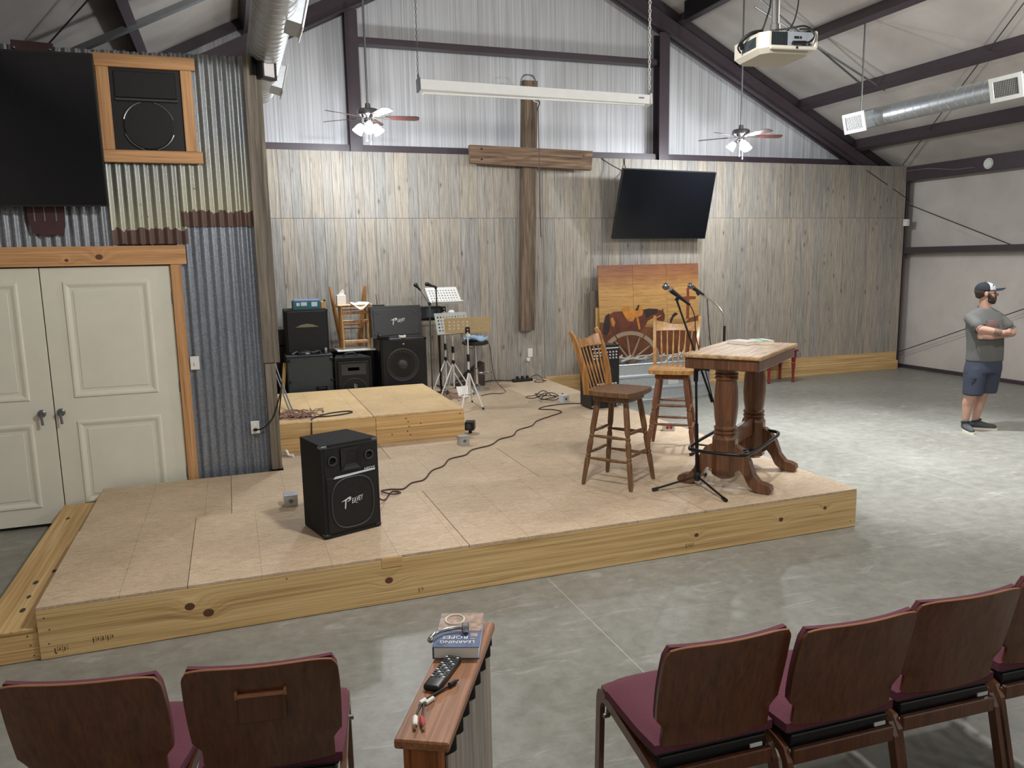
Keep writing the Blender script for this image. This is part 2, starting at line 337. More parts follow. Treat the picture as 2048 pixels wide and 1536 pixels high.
# ------------------------------------------------------------------ mesh helpers
def T(x=0, y=0, z=0): return Matrix.Translation((x, y, z))
def RX(a): return Matrix.Rotation(a, 4, 'X')
def RY(a): return Matrix.Rotation(a, 4, 'Y')
def RZ(a): return Matrix.Rotation(a, 4, 'Z')
class MB:
    def __init__(s): s.bm = bmesh.new()
    def add(s, verts, faces, M=None):
        vs = [s.bm.verts.new(M @ Vector(v) if M else v) for v in verts]
        out = []
        for f in faces:
            try: out.append(s.bm.faces.new([vs[i] for i in f]))
            except ValueError: pass
        return vs, out
    def box(s, x0, x1, y0, y1, z0, z1, bev=0, M=None, seg=1):
        v = [(x, y, z) for x in (x0, x1) for y in (y0, y1) for z in (z0, z1)]
        f = [(0, 1, 3, 2), (4, 6, 7, 5), (0, 4, 5, 1), (2, 3, 7, 6), (0, 2, 6, 4), (1, 5, 7, 3)]
        vs, fs = s.add(v, f, M)
        if bev:
            es = list({e for fc in fs for e in fc.edges})
            bmesh.ops.bevel(s.bm, geom=es, offset=bev, segments=seg, affect='EDGES', profile=.5)
        return s
    def prism(s, pts, t0, t1, M=None, axis='y'):
        """outline (a,b) extruded: axis y -> (a, t, b); axis z -> (a, b, t); axis x -> (t, a, b)"""
        g = {'y': lambda a, b, t: (a, t, b), 'z': lambda a, b, t: (a, b, t), 'x': lambda a, b, t: (t, a, b)}[axis]
        n_ = len(pts)
        v = [g(a, b, t0) for a, b in pts] + [g(a, b, t1) for a, b in pts]
        f = [tuple(range(n_)), tuple(range(2 * n_ - 1, n_ - 1, -1))] + [(i, (i + 1) % n_, n_ + (i + 1) % n_, n_ + i) for i in range(n_)]
        s.add(v, f, M); return s
    def lathe(s, prof, seg=20, M=None, cap=True):
        """prof = (r, z) along +z"""
        v, f = [], []
        for r, z in prof:
            for k in range(seg): v.append((r * math.cos(2 * PI * k / seg), r * math.sin(2 * PI * k / seg), z))
        for i in range(len(prof) - 1):
            for k in range(seg):
                k2 = (k + 1) % seg
                f.append((i * seg + k, i * seg + k2, (i + 1) * seg + k2, (i + 1) * seg + k))
        if cap:
            f.append(tuple(reversed(range(seg)))); f.append(tuple(range((len(prof) - 1) * seg, len(prof) * seg)))
        s.add(v, f, M); return s
    def between(s, p, q, prof, seg=12):
        """lathe whose z 0..1 runs from p to q"""
        p, q = Vector(p), Vector(q); d = q - p
        M = T(*p) @ d.to_track_quat('Z', 'Y').to_matrix().to_4x4()
        return s.lathe([(r, z * d.length) for r, z in prof], seg, M)
    def rod(s, p, q, r, seg=10, r2=None): return s.between(p, q, [(r, 0), (r if r2 is None else r2, 1)], seg)
    def tube(s, pts, r, seg=8, close=False):
        pts = [Vector(p) for p in pts]; n_ = len(pts); v, f = [], []
        prev = None
        for i, p in enumerate(pts):
            a = pts[(i - 1) % n_] if close or i > 0 else p; b_ = pts[(i + 1) % n_] if close or i < n_ - 1 else p
            t = (b_ - a).normalized()
            if prev is None:
                x = t.orthogonal().normalized()
            else:
                x = (prev - t * prev.dot(t))
                x = x.normalized() if x.length > 1e-6 else t.orthogonal().normalized()
            prev = x; y = t.cross(x)
            rr = r[i] if isinstance(r, (list, tuple)) else r
            for k in range(seg):
                an = 2 * PI * k / seg; v.append(p + x * rr * math.cos(an) + y * rr * math.sin(an))
        for i in range(n_ if close else n_ - 1):
            j = (i + 1) % n_
            for k in range(seg):
                k2 = (k + 1) % seg; f.append((i * seg + k, i * seg + k2, j * seg + k2, j * seg + k))
        if not close: f.append(tuple(reversed(range(seg)))); f.append(tuple(range((n_ - 1) * seg, n_ * seg)))
        s.add(v, f); return s
    def sphere(s, c, r, M=None, u=14, v=9, sc_=(1, 1, 1)):
        prof = [(max(.0001, math.sin(PI * i / v)), -math.cos(PI * i / v)) for i in range(v + 1)]
        MM = (M or Matrix()) @ T(*c) @ Matrix.Diagonal((r * sc_[0], r * sc_[1], r * sc_[2], 1))
        return s.lathe(prof, u, MM, False)
    def slab(s, fn, nu, nv, off):
        """fn(u,v) -> point; off = thickness vector or function"""
        v, f = [], []
        for k in (0, 1):
            for i in range(nu + 1):
                for j in range(nv + 1):
                    p = Vector(fn(i / nu, j / nv)); v.append(p + (Vector(off) if k else Vector((0, 0, 0))))
        N = (nu + 1) * (nv + 1); idx = lambda k, i, j: k * N + i * (nv + 1) + j
        for i in range(nu):
            for j in range(nv):
                f.append((idx(0, i, j), idx(0, i + 1, j), idx(0, i + 1, j + 1), idx(0, i, j + 1)))
                f.append((idx(1, i, j), idx(1, i, j + 1), idx(1, i + 1, j + 1), idx(1, i + 1, j)))
        for i in range(nu):
            f.append((idx(0, i, 0), idx(1, i, 0), idx(1, i + 1, 0), idx(0, i + 1, 0)))
            f.append((idx(0, i, nv), idx(0, i + 1, nv), idx(1, i + 1, nv), idx(1, i, nv)))
        for j in range(nv):
            f.append((idx(0, 0, j), idx(0, 0, j + 1), idx(1, 0, j + 1), idx(1, 0, j)))
            f.append((idx(0, nu, j), idx(1, nu, j), idx(1, nu, j + 1), idx(0, nu, j + 1)))
        s.add(v, f); return s
    def mesh(s, name, mat, smooth=None):
        bmesh.ops.recalc_face_normals(s.bm, faces=s.bm.faces[:])
        me = bpy.data.meshes.new(name); s.bm.to_mesh(me); s.bm.free()
        me.materials.append(MATS[mat])
        if smooth is not None:
            me.polygons.foreach_set('use_smooth', [True] * len(me.polygons))
            try: me.set_sharp_from_angle(angle=smooth)
            except Exception: pass
        return me
    def build(s, name, mat, parent=None, smooth=.7, **kw):
        return put(name, s.mesh(name, mat, smooth), parent, **kw)
def put(name, me, parent=None, loc=None, rz=None, label=None, kind=None):
    o = bpy.data.objects.new(name, me); COL.objects.link(o)
    if parent: o.parent = parent
    if loc: o.location = loc
    if rz is not None: o.rotation_euler = (0, 0, rz)
    if label: o['label'] = label
    if kind: o['kind'] = kind
    return o
def thing(name, label, cat, loc=(0, 0, 0), rz=0, group=None):
    o = bpy.data.objects.new(name, None); COL.objects.link(o); o.empty_display_size = .1
    o.location = loc; o.rotation_euler = (0, 0, rz); o['label'] = label; o['category'] = cat
    if group: o['group'] = group
    return o
def tag(o, label, cat, group=None):
    o['label'] = label; o['category'] = cat
    if group: o['group'] = group
    return o
def copy_tree(o, parent=None, loc=None, rz=None, label=None):
    c = o.copy(); COL.objects.link(c); c.parent = parent
    for ch in o.children: copy_tree(ch, c)
    if loc: c.location = loc
    if rz is not None: c.rotation_euler = (0, 0, rz)
    if label: c['label'] = label
    return c
def smooth_path(pts, n_=6, close=False):
    P = [Vector(p) for p in pts]; out = []
    m_ = len(P)
    for i in range(m_ if close else m_ - 1):
        g = lambda k: P[k % m_] if close else P[min(max(k, 0), m_ - 1)]
        a, b_, c, d = g(i - 1), g(i), g(i + 1), g(i + 2)
        for k in range(n_):
            t = k / n_
            out.append(.5 * ((2 * b_) + (c - a) * t + (2 * a - 5 * b_ + 4 * c - d) * t * t + (3 * b_ - a - 3 * c + d) * t ** 3))
    if not close: out.append(P[-1])
    return out
def cable(name, pts, r, mat, label, cat='cable', seg=7, n_=7):
    o = MB().tube(smooth_path(pts, n_), r, seg).build(name, mat)
    return tag(o, label, cat)
def text_mesh(txt, size, mat, name, parent, M, shear=0, ext=.002, sx=1):
    cu = bpy.data.curves.new('t', 'FONT'); cu.body = txt; cu.size = size; cu.shear = shear; cu.extrude = ext
    cu.align_x = 'CENTER'; cu.align_y = 'CENTER'; cu.resolution_u = 3
    o = bpy.data.objects.new('t', cu); COL.objects.link(o)
    me = bpy.data.meshes.new_from_object(o.evaluated_get(bpy.context.evaluated_depsgraph_get()))
    bpy.data.objects.remove(o); bpy.data.curves.remove(cu)
    me.transform(M @ Matrix.Diagonal((sx, 1, 1, 1))); me.materials.clear(); me.materials.append(MATS[mat])
    return put(name, me, parent)
def blob(items, voxel=.012, smooth_it=6):
    """union of tapered capsules (p,q,r0,r1[,flat]) and ellipsoids (c,(rx,ry,rz)[,rot]) as one remeshed skin"""
    mb = MB()
    for it in items:
        if it[0] == 'loft':
            n_ = 20; v, f = [], []; L = it[1]
            for (z, cx_, cy_, rx_, ry_) in L:
                for k in range(n_):
                    a = 2 * PI * k / n_; ca, sa = math.cos(a), math.sin(a)
                    v.append((cx_ + rx_ * math.copysign(abs(ca) ** .85, ca), cy_ + ry_ * math.copysign(abs(sa) ** .85, sa), z))
            for i in range(len(L) - 1):
                for k in range(n_): f.append((i * n_ + k, i * n_ + (k + 1) % n_, (i + 1) * n_ + (k + 1) % n_, (i + 1) * n_ + k))
            f.append(tuple(reversed(range(n_)))); f.append(tuple(range((len(L) - 1) * n_, len(L) * n_)))
            mb.add(v, f)
        elif len(it) >= 4:
            p, q, r0, r1 = it[:4]; p, q = Vector(p), Vector(q); d = q - p; L = d.length
            ang = math.pi / 2; prof = []
            for i in range(5): a = -ang + ang * i / 4; prof.append((max(.0005, r0 * math.cos(a)), r0 * math.sin(a)))
            for i in range(5): a = ang * i / 4; prof.append((max(.0005, r1 * math.cos(a)), L + r1 * math.sin(a)))
            M = T(*p) @ d.to_track_quat('Z', 'Y').to_matrix().to_4x4()
            mb.lathe(prof, 14, M)
        else:
            c, rr = it[:2]; Mr = it[2] if len(it) > 2 else Matrix()
            mb.sphere((0, 0, 0), 1, T(*c) @ Mr.to_4x4() @ Matrix.Diagonal((*rr, 1)), 16, 12)
    me = bpy.data.meshes.new('b'); bmesh.ops.recalc_face_normals(mb.bm, faces=mb.bm.faces[:]); mb.bm.to_mesh(me); mb.bm.free()
    o = bpy.data.objects.new('b', me); COL.objects.link(o)
    r = o.modifiers.new('r', 'REMESH'); r.mode = 'VOXEL'; r.voxel_size = voxel
    s_ = o.modifiers.new('s', 'SMOOTH'); s_.iterations = smooth_it; s_.factor = .5
    out = bpy.data.meshes.new_from_object(o.evaluated_get(bpy.context.evaluated_depsgraph_get()))
    bpy.data.objects.remove(o)
    out.polygons.foreach_set('use_smooth', [True] * len(out.polygons))
    return out
def setmat(me, mat): me.materials.clear(); me.materials.append(MATS[mat]); return me

# ------------------------------------------------------------------ the hall
SLOPE, RIDGE_X, RIDGE_Z = .5, 4.25, 7.245
WX0, WX1, WY0, WY1 = -3.25, 11.75, -7.0, 11.45
def roof_z(x): return RIDGE_Z - SLOPE * abs(x - RIDGE_X)
def structure(o): o['kind'] = 'structure'; return o
floor = structure(MB().box(WX0 - .2, WX1 + .2, WY0 - .2, WY1 + .2, -.15, 0).build('floor', 'polished_concrete', smooth=None))
put('control_joint', MB().box(1.862, 1.868, WY0, 4.6, -.002, .0006).mesh('control_joint', 'joint_pale'), floor)
put('control_joint', MB().box(6.2, 6.206, WY0, 11, -.002, .0006).mesh('control_joint', 'joint_pale'), floor)
# outer shell
gab = [(WX0, 0), (WX1, 0), (WX1, roof_z(WX1)), (RIDGE_X, RIDGE_Z), (WX0, roof_z(WX0))]
wall_back = structure(MB().prism(gab, WY1, WY1 + .1).build('wall_back', 'wall_insulation', smooth=None))
structure(MB().prism(gab, WY0 - .1, WY0).build('wall_front', 'side_insulation', smooth=None))
wall_right = structure(MB().box(WX1, WX1 + .1, WY0, WY1, 0, roof_z(WX1) + .05).build('wall_right', 'side_insulation', smooth=None))
structure(MB().box(WX0 - .1, WX0, WY0, WY1, 0, roof_z(WX0) + .05).build('wall_left', 'side_insulation', smooth=None))
ceil = MB()
for s in (1, -1):
    xe = RIDGE_X + s * 7.7; z = roof_z(xe)
    ceil.prism([(RIDGE_X, RIDGE_Z), (xe, z), (xe, z + .1), (RIDGE_X, RIDGE_Z + .1)], WY0 - .1, WY1 + .1)
ceiling = structure(ceil.build('ceiling', 'roof_insulation', smooth=None))
def part(name, mb, mat, parent, smooth=None, **k): return mb.build(name, mat, parent, smooth=smooth, **k)
# purlins: C channels under the roof sheet
def purlin(x):
    mb = MB(); z = roof_z(x); s = 1 if x > RIDGE_X else -1
    a = math.atan(SLOPE) * s
    M = T(x, 0, z) @ RY(a)
    mb.box(-.006, .006, WY0, WY1, -.21, .0, 0, M); mb.box(-.05, .05, WY0, WY1, -.222, -.208, 0, M)
    part('purlin', mb, 'maroon_steel', ceiling)
for dx in (.35, 1.5, 2.73, 3.89, 5.08, 6.31):
    purlin(RIDGE_X + dx); purlin(RIDGE_X - dx)
# rafters and rake angles of the gable frame
for s in (1, -1):
    def zz(d, off): return 6.70 + off - .5 * d
    ex = 7.35
    rf = [(RIDGE_X, zz(0, 0)), (RIDGE_X + s * ex, zz(ex, 0)), (RIDGE_X + s * ex, zz(ex, .27)), (RIDGE_X, zz(0, .27))]
    part('rafter', MB().prism(rf, 11.17, 11.24), 'maroon_steel', wall_back)
    fl = [(a, b + .0) for a, b in rf[:2]] + [(rf[1][0], rf[1][1] + .02), (rf[0][0], rf[0][1] + .02)]
    part('rafter_flange', MB().prism(fl, 11.10, 11.30), 'maroon_steel', wall_back)
    ra = [(RIDGE_X, zz(0, .42)), (RIDGE_X + s * ex, zz(ex, .42)), (RIDGE_X + s * ex, zz(ex, .60)), (RIDGE_X, zz(0, .60))]
    part('rake_angle', MB().prism(ra, 11.36, 11.44), 'maroon_steel', wall_back)
# end wall columns and girts
for x in (1.785, 6.59):
    ztop = 6.70 - .5 * abs(x - RIDGE_X)
    part('column', MB().box(x - .085, x + .085, 11.15, 11.16, 0, ztop).box(x - .006, x + .006, 11.16, 11.34, 0, ztop).box(x - .085, x + .085, 11.34, 11.35, 0, ztop), 'maroon_steel', wall_back)
def girt(x0, x1, z, h, name='girt'):
    part(name, MB().box(x0, x1, 11.23, 11.40, z, z + .012).box(x0, x1, 11.22, 11.235, z, z + h).box(x0, x1, 11.23, 11.40, z + h, z + h + .012), 'maroon_steel', wall_back)
girt(1.87, 6.51, 5.06, .075)
for a, b_ in ((-3.2, 1.70), (1.87, 6.51), (6.68, 10.3)): girt(a, b_, 3.63, .085)
# tape seams of the insulation
for x in (2.62, 3.71, 4.66, .83, 8.0, 9.3):
    part('tape_seam', MB().box(x - .035, x + .035, 11.444, 11.449, 0, roof_z(x) - .1), 'wall_insulation', wall_back)
# weathered planks, two tiers
ws = [.13, .155, .14, .19, .12, .165]
pm = {}
x = .31; i = 0
while x < 11.5:
    w_ = R.choice(ws); w_ = min(w_, 11.52 - x)
    for tier, (z0, z1) in enumerate(((.03, 2.725), (2.728, 3.62))):
        key = (round(w_, 3), tier)
        if key not in pm:
            pm[key] = MB().box(-w_ / 2 + .0012, w_ / 2 - .0012, 0, .02, 0, z1 - z0, .0015).mesh('plank', 'weathered_plank')
        put('plank', pm[key], wall_back, (x + w_ / 2, 11.1 + R.uniform(-.001, .0015), z0))
    x += w_
part('cladding_backer', MB().box(.31, 11.52, 11.122, 11.14, .02, 3.615), 'post_board', wall_back)
# right side wall: eave beam, girt, base channel, corner column, brace rods
part('eave_beam', MB().box(11.49, 11.51, WY0, 11.42, 3.37, 3.61).box(11.49, 11.6, WY0, 11.42, 3.36, 3.372), 'maroon_steel', wall_right)
part('girt', MB().box(11.55, 11.75, WY0, 11.42, 2.10, 2.115).box(11.54, 11.555, WY0, 11.42, 2.10, 2.20).box(11.55, 11.75, WY0, 11.42, 2.19, 2.205), 'maroon_steel', wall_right)
part('base_channel', MB().box(11.70, 11.75, WY0, 11.42, 0, .06), 'maroon_steel', wall_right)
part('corner_column', MB().box(11.53, 11.56, 11.10, 11.40, 0, 3.55).box(11.50, 11.72, 11.36, 11.42, 0, 3.5), 'maroon_steel', wall_right)
for p, q in (((11.57, 11.30, 3.04), (11.57, 3.2, -.3 + .3)), ((11.6, 11.27, .25), (11.6, 3.2, 3.35))):
    part('brace_rod', MB().rod(p, q, .008, 6), 'maroon_steel', wall_right)
part('brace_rod', MB().rod((11.28, 10.99, roof_z(11.28) - .1), (5.4, 1.52, roof_z(5.4) - .1), .008, 6), 'maroon_steel', ceiling)
part('brace_rod', MB().rod((-2.4, 10.4, roof_z(-2.4) - .12), (1.2, 5.0, roof_z(1.2) - .12), .008, 6), 'maroon_steel', ceiling)
part('eave_cable', MB().tube(smooth_path([(11.48, 11.2, 3.54), (11.47, 10.6, 3.53), (11.47, 10.1, 3.46), (11.47, 9.7, 3.45)]), .006, 6), 'cable_grey', wall_right)
for y0, y1, xa, xb in ((9.67, 9.50, 7.2, 9.33), (9.46, 9.73, 7.0, 9.27)):
    part('conduit', MB().rod((xa, y0 + .1, roof_z(xa) - .22), (xb, y1, roof_z(xb) - .22), .014, 8), 'steel_grey', ceiling)
part('strut', MB().prism([(-1.6, roof_z(-1.6) - .27), (1.8, roof_z(1.8) - .27), (1.8, roof_z(1.8) - .21), (-1.6, roof_z(-1.6) - .21)], 9.1, 9.2), 'steel_grey', ceiling)
part('splice_plate', MB().box(6.83, 6.85, 9.5, 11.0, 5.69, 5.98), 'black_metal', ceiling)
# baseboard along the back wall: two boards seen beyond the stage edge
bb = structure(MB().box(4.5, 11.5, 11.06, 11.098, .0, .16, .002).build('baseboard_back', 'pine_along', smooth=None))
part('board', MB().box(4.5, 11.46, 11.07, 11.098, .163, .32, .002), 'pine_along', bb)

# ------------------------------------------------------------------ wing wall with corrugated sheets, door
wing = structure(MB().box(-3.24, -2.42, 7.19, 7.29, 0, 3.76).box(-.42, .29, 7.19, 7.29, 0, 3.76).box(-2.42, -.42, 7.19, 7.29, 2.16, 3.76)
    .box(.2, .29, 7.29, 11.09, 0, 3.76).box(-3.24, .29, 7.19, 11.09, 3.72, 3.76).build('wall_wing', 'post_board', smooth=None))
def sheet(x0, x1, z0, z1, mat, y=7.165, pitch=.0686, amp=.0095, jag=0):
    """corrugated zinc sheet, local origin at its bottom"""
    mb = MB(); n_ = max(2, int((x1 - x0) / pitch * 8)); v, f = [], []
    for i in range(n_ + 1):
        xx = x0 + (x1 - x0) * i / n_; yy = amp * math.cos(2 * PI * xx / pitch)
        v += [(xx, yy, -jag * R.random()), (xx, yy, z1 - z0 + R.uniform(-.006, .006) * (jag > 0))]
    for i in range(n_): f.append((2 * i, 2 * i + 2, 2 * i + 3, 2 * i + 1))
    mb.add(v, f)
    o = mb.build('corrugated_sheet', mat, wing, smooth=1.2); o.location = (0, y, z0); o.rotation_euler.x = 0
    return o
sheet(-3.2, -.83, 2.27, 3.80, 'zinc_behind', 7.170)
sheet(-.86, -.29, 2.30, 3.80, 'zinc_upper', 7.158, jag=.01)
sheet(-.33, .25, 2.44, 3.81, 'zinc_upper', 7.150, jag=.01)
sheet(-.385, .25, .0, 2.50, 'zinc_lower', 7.166)
sheet(-3.2, -2.45, 0, 2.3, 'zinc_lower', 7.168)
for zx in ((-.62, 2.62), (-.58, 2.52), (-.2, 2.75), (-.05, 3.4), (.12, 2.9)):
    part('roofing_screw', MB().sphere((zx[0], 7.145, zx[1]), .007, None, 8, 5), 'chrome', wing)
trim = structure(MB().box(.235, .375, 7.105, 7.145, 1.26, 3.83, .004).build('trim_1', 'post_board', smooth=None))
part('post_board', MB().box(.245, .335, 7.095, 7.16, .305, 1.255, .004), 'post_board', trim)
part('post_side', MB().box(.295, .335, 7.15, 7.29, .305, 3.78, .003), 'post_board', trim)
# double door in its stained casing
door = structure(MB().box(-2.42, -.445, 7.24, 7.26, .0, 2.16).build('door_1', 'void_black', smooth=None))
o_ = part('header_casing', MB().box(0, 2.2, 0, .03, 0, .155, .003), 'stained_trim', door); o_.location = (-2.52, 7.115, 2.128)
part('jamb_casing', MB().box(-.447, -.365, 7.12, 7.15, 0, 2.127, .003), 'stained_trim_up', door)
part('jamb_casing', MB().box(-2.50, -2.42, 7.12, 7.15, 0, 2.127, .003), 'stained_trim_up', door)
for a, b_, hs in ((-1.404, -.452, 1), (-2.36, -1.412, -1)):
    lf = part('door_leaf', MB().box(a, b_, 7.15, 7.19, .03, 2.12, .002), 'white_paint', door)
    for z0, z1 in ((1.06, 2.01), (.17, .875)):
        pa, pb = a + .145, b_ - .165 if hs > 0 else b_ - .155
        mo = MB(); y0 = 7.15
        for k, (ins, dep) in enumerate(((0, 0), (.018, -.011), (.032, -.011), (.05, .0))):
            pass
        rings = [[(pa + i_, y0 + d_, z0 + i_), (pb - i_, y0 + d_, z0 + i_), (pb - i_, y0 + d_, z1 - i_), (pa + i_, y0 + d_, z1 - i_)] for i_, d_ in ((0, .001), (.012, -.012), (.026, -.012), (.055, .0008))]
        v = [p for r_ in rings for p in r_]; f = []
        for k in range(3):
            for q in range(4): f.append((k * 4 + q, k * 4 + (q + 1) % 4, k * 4 + 4 + (q + 1) % 4, k * 4 + 4 + q))
        mo.add(v, f); part('moulding', mo, 'white_paint', lf)
        part('raised_panel', MB().box(pa + .075, pb - .075, 7.1445, 7.152, z0 + .075, z1 - .075, .004), 'white_paint', lf)
    hx = a + .045 if hs > 0 else b_ - .085
    MB().lathe([(.03, 0), (.031, .012), (.02, .02), (.018, .04), (.024, .045), (.024, .055)], 20, T(hx, 7.151, .955) @ RX(PI / 2)).rod((hx, 7.10, .955), (hx + .006, 7.098, .865), .0085, 10, .011).build('handle', 'steel_grey', lf)
for z in (1.85, 1.1, .35):
    part('hinge', MB().box(-.458, -.444, 7.138, 7.152, z - .045, z + .045, .002), 'steel_grey', door)

def base(t, loc):
    """children were built in hall coordinates: put the thing's own origin at loc"""
    t.location = loc
    for ch in t.children: ch.location = Vector(ch.location) - Vector(loc)
    return t
P = part
# ------------------------------------------------------------------ stage, side step, small riser
SH = .304
st = thing('stage', 'low wooden stage with sheet-wood deck and one long knotty pine board along its front', 'stage')
fb = P('fascia_board', MB().box(0, 5.577, 0, .038, .003, .284, .002), 'pine_fascia', st); fb.location = (-1.107, 4.62, 0)
P('side_board', MB().box(4.432, 4.47, 4.66, 11.05, .003, .284, .002), 'pine_side', st)
P('side_board', MB().box(-1.107, -1.069, 4.66, 7.1, .003, .284, .002), 'pine_side', st)
P('patch_block', MB().box(.767, .896, 4.617, 4.64, .236, .2995, .001), 'pine_along', st, label='small square filler block let into the front board')
stamp = MB()
for px_, pz_, n_ in ((.07 - 1.107, .03, 2), (.26 - 1.107, .055, 3), (2.1 - 1.107, .04, 1), (4.05 - 1.107, .045, 2)):
    for k in range(n_ * 3): stamp.box(px_ + k * .012 + (k % 2) * .003, px_ + k * .012 + .004, 4.6185, 4.6205, pz_ + (k % 3) * .006, pz_ + .03 + (k % 2) * .008)
P('mill_stamp', stamp, 'marker_ink', st, kind='stuff')
for (kx, kz_) in ((-1.07, .24), (-1.05, .17), (-1.06, .09), (-1.03, .03), (.2, .26), (4.42, .05)):
    P('nail', MB().lathe([(.004, 0), (.004, .002)], 8, T(kx, 4.6205, kz_) @ RX(PI / 2)), 'marker_ink', st)
rows = [(4.62, 5.93, (-1.107, -.345, 1.335, 3.1, 4.47)), (5.93, 7.05, (-1.10, -.10, 2.34, 4.47)), (7.05, 8.37, (.34, 1.3, 3.74, 4.47)), (8.37, 9.59, (.30, 2.4, 4.47)), (9.59, 11.06, (.30, 1.2, 3.64, 4.47))]
for y0, y1, xs in rows:
    for a, b_ in zip(xs, xs[1:]):
        o_ = P('deck_panel', MB().box(.0015, b_ - a - .0015, .0015, y1 - y0 - .0015, 0, .019, .0012), 'osb_stage', st); o_.location = (a, y0, .285)
base(st, (1.68, 4.62, 0))
sp_ = thing('side_step', 'pale pine step box running along the left end of the stage', 'step')
P('step_tread', MB().box(-1.405, -1.112, 4.63, 7.10, .165, .185, .003), 'pine_side', sp_)
P('step_front', MB().box(-1.40, -1.11, 4.635, 4.66, .003, .164, .002), 'pine_along', sp_)
P('step_side', MB().box(-1.40, -1.375, 4.662, 7.09, .003, .164, .002), 'pine_side', sp_)
for kx, ky in ((-1.16, .145), (-1.15, .09), (-1.14, .03)):
    P('nail', MB().lathe([(.004, 0), (.004, .002)], 8, T(kx, 4.635, ky) @ RX(PI / 2)), 'marker_ink', sp_)
for kx, ky, kr in ((-1.19, 5.52, .02), (-1.26, 5.35, .022), (-1.25, 5.12, .018), (-1.24, 4.92, .022), (-1.31, 6.7, .02)):
    P('knot', MB().lathe([(kr, 0), (kr * .9, .0012)], 10, T(kx, ky, .185) @ Matrix.Diagonal((.7, 1.5, 1, 1))), 'marker_ink', sp_)
base(sp_, (-1.26, 5.9, 0))
rz_ = thing('riser_platform', 'small raised yellow pine platform at the back left of the stage', 'platform')
for a, b_ in ((.32, 1.29), (1.293, 2.215)):
    for z0, z1 in ((SH + .001, SH + .135), (SH + .138, SH + .272)):
        P('front_board', MB().box(a, b_, 7.72, 7.758, z0, z1, .002), 'pine_along', rz_)
P('side_board', MB().box(2.177, 2.214, 7.76, 9.55, SH + .001, SH + .272, .002), 'pine_side', rz_)
for a, b_ in ((.32, 1.27), (1.272, 2.215)):
    o_ = P('deck_panel', MB().box(0, b_ - a - .002, 0, 1.85, 0, .018, .0012), 'osb_new', rz_); o_.location = (a, 7.715, SH + .273)
for kx, ky in ((1.62, .2), (1.63, .15), (1.61, .1), (1.64, .06), (1.45, .08), (1.75, .17), (2.17, .24), (1.6, .235)):
    P('nail', MB().lathe([(.007, 0), (.007, .002)], 8, T(kx, 7.7205, SH + ky) @ RX(PI / 2)), 'marker_ink', rz_)
base(rz_, (1.27, 8.6, SH))
RT = SH + .291   # top of the riser

# ------------------------------------------------------------------ hanging and wall things
# big cross
cx = thing('cross', 'tall rough barnwood cross fixed to the plank wall, wired at its top', 'cross')
P('upright_beam', MB().prism([(4.075, 1.06), (4.295, 1.06), (4.40, 4.66), (4.18, 4.66)], 10.98, 11.095), 'barnwood', cx)
P('crossbar', MB().prism([(3.335, 3.475), (5.205, 3.415), (5.225, 3.69), (3.325, 3.725)], 10.88, 10.978), 'barnwood_across', cx)
for k in range(3):
    P('light_wire', MB().tube(smooth_path([(4.12 + k * .02, 11.0, 4.45), (4.15, 10.97, 4.68), (4.25 + k * .03, 11.0, 4.74), (4.38, 11.02, 4.67), (4.44, 11.06, 4.4)]), .008, 6), 'cable_grey', cx)
for bx, bz in ((3.49, 3.67), (3.49, 3.53), (5.08, 3.62)):
    P('bolt', MB().lathe([(.014, 0), (.014, .006)], 8, T(bx, 10.881, bz) @ RX(PI / 2)), 'black_metal', cx)
base(cx, (4.2, 11.0, 1.06))
# television screens
def tv(name, bl, br, tl, tr, label, th=.05):
    t = thing(name, label, 'television')
    bl, br, tl, tr = map(Vector, (bl, br, tl, tr)); nrm = (br - bl).cross(tl - bl).normalized()
    def quad(ins, off):
        ux, uz = (br - bl).normalized(), (tl - bl).normalized()
        return [bl + ux * ins + uz * ins + nrm * off, br - ux * ins + uz * ins + nrm * off, tr - ux * ins - uz * ins + nrm * off, tl + ux * ins - uz * ins + nrm * off]
    A, B = quad(0, 0), quad(0, -th); mb = MB(); mb.add(A + B, [(0, 1, 2, 3), (7, 6, 5, 4), (0, 4, 5, 1), (1, 5, 6, 2), (2, 6, 7, 3), (3, 7, 4, 0)])
    P('bezel', mb, 'tv_bezel', t)
    mb = MB(); A = quad(.012, .0015); B = quad(.012, -.004); mb.add(A + B, [(0, 1, 2, 3), (7, 6, 5, 4), (0, 4, 5, 1), (1, 5, 6, 2), (2, 6, 7, 3), (3, 7, 4, 0)])
    P('screen', mb, 'tv_screen', t)
    return t, nrm
t, nn = tv('television', (5.56, 10.90, 2.403), (7.205, 10.90, 2.392), (5.588, 10.60, 3.414), (7.193, 10.60, 3.386), 'black flat television tilted down on the plank wall right of the cross')
P('wall_bracket', MB().box(6.1, 6.7, 11.03, 11.098, 2.65, 3.15, .004).box(6.33, 6.47, 10.80, 11.05, 2.8, 3.0, .004), 'black_metal', t)
base(t, (6.38, 10.85, 2.4))
cable('television_cable', [(5.48, 11.085, 3.62), (5.55, 11.07, 3.56), (5.72, 10.9, 3.42), (5.85, 10.68, 3.33)], .007, 'cable_brown', 'brown cable running down slantwise to the top left corner of the tilted television')
cable('television_cable', [(5.86, 11.088, 3.625), (5.865, 11.08, 3.52), (5.87, 11.0, 3.40), (5.9, 10.8, 3.3)], .007, 'cable_black', 'short black cable hanging straight down behind the tilted television')
t, nn = tv('television', (-2.70, 7.0, 2.575), (-.846, 7.0, 2.588), (-2.70, 6.97, 3.70), (-.855, 6.97, 3.725), 'large black flat television on the corrugated wall above the double doors')
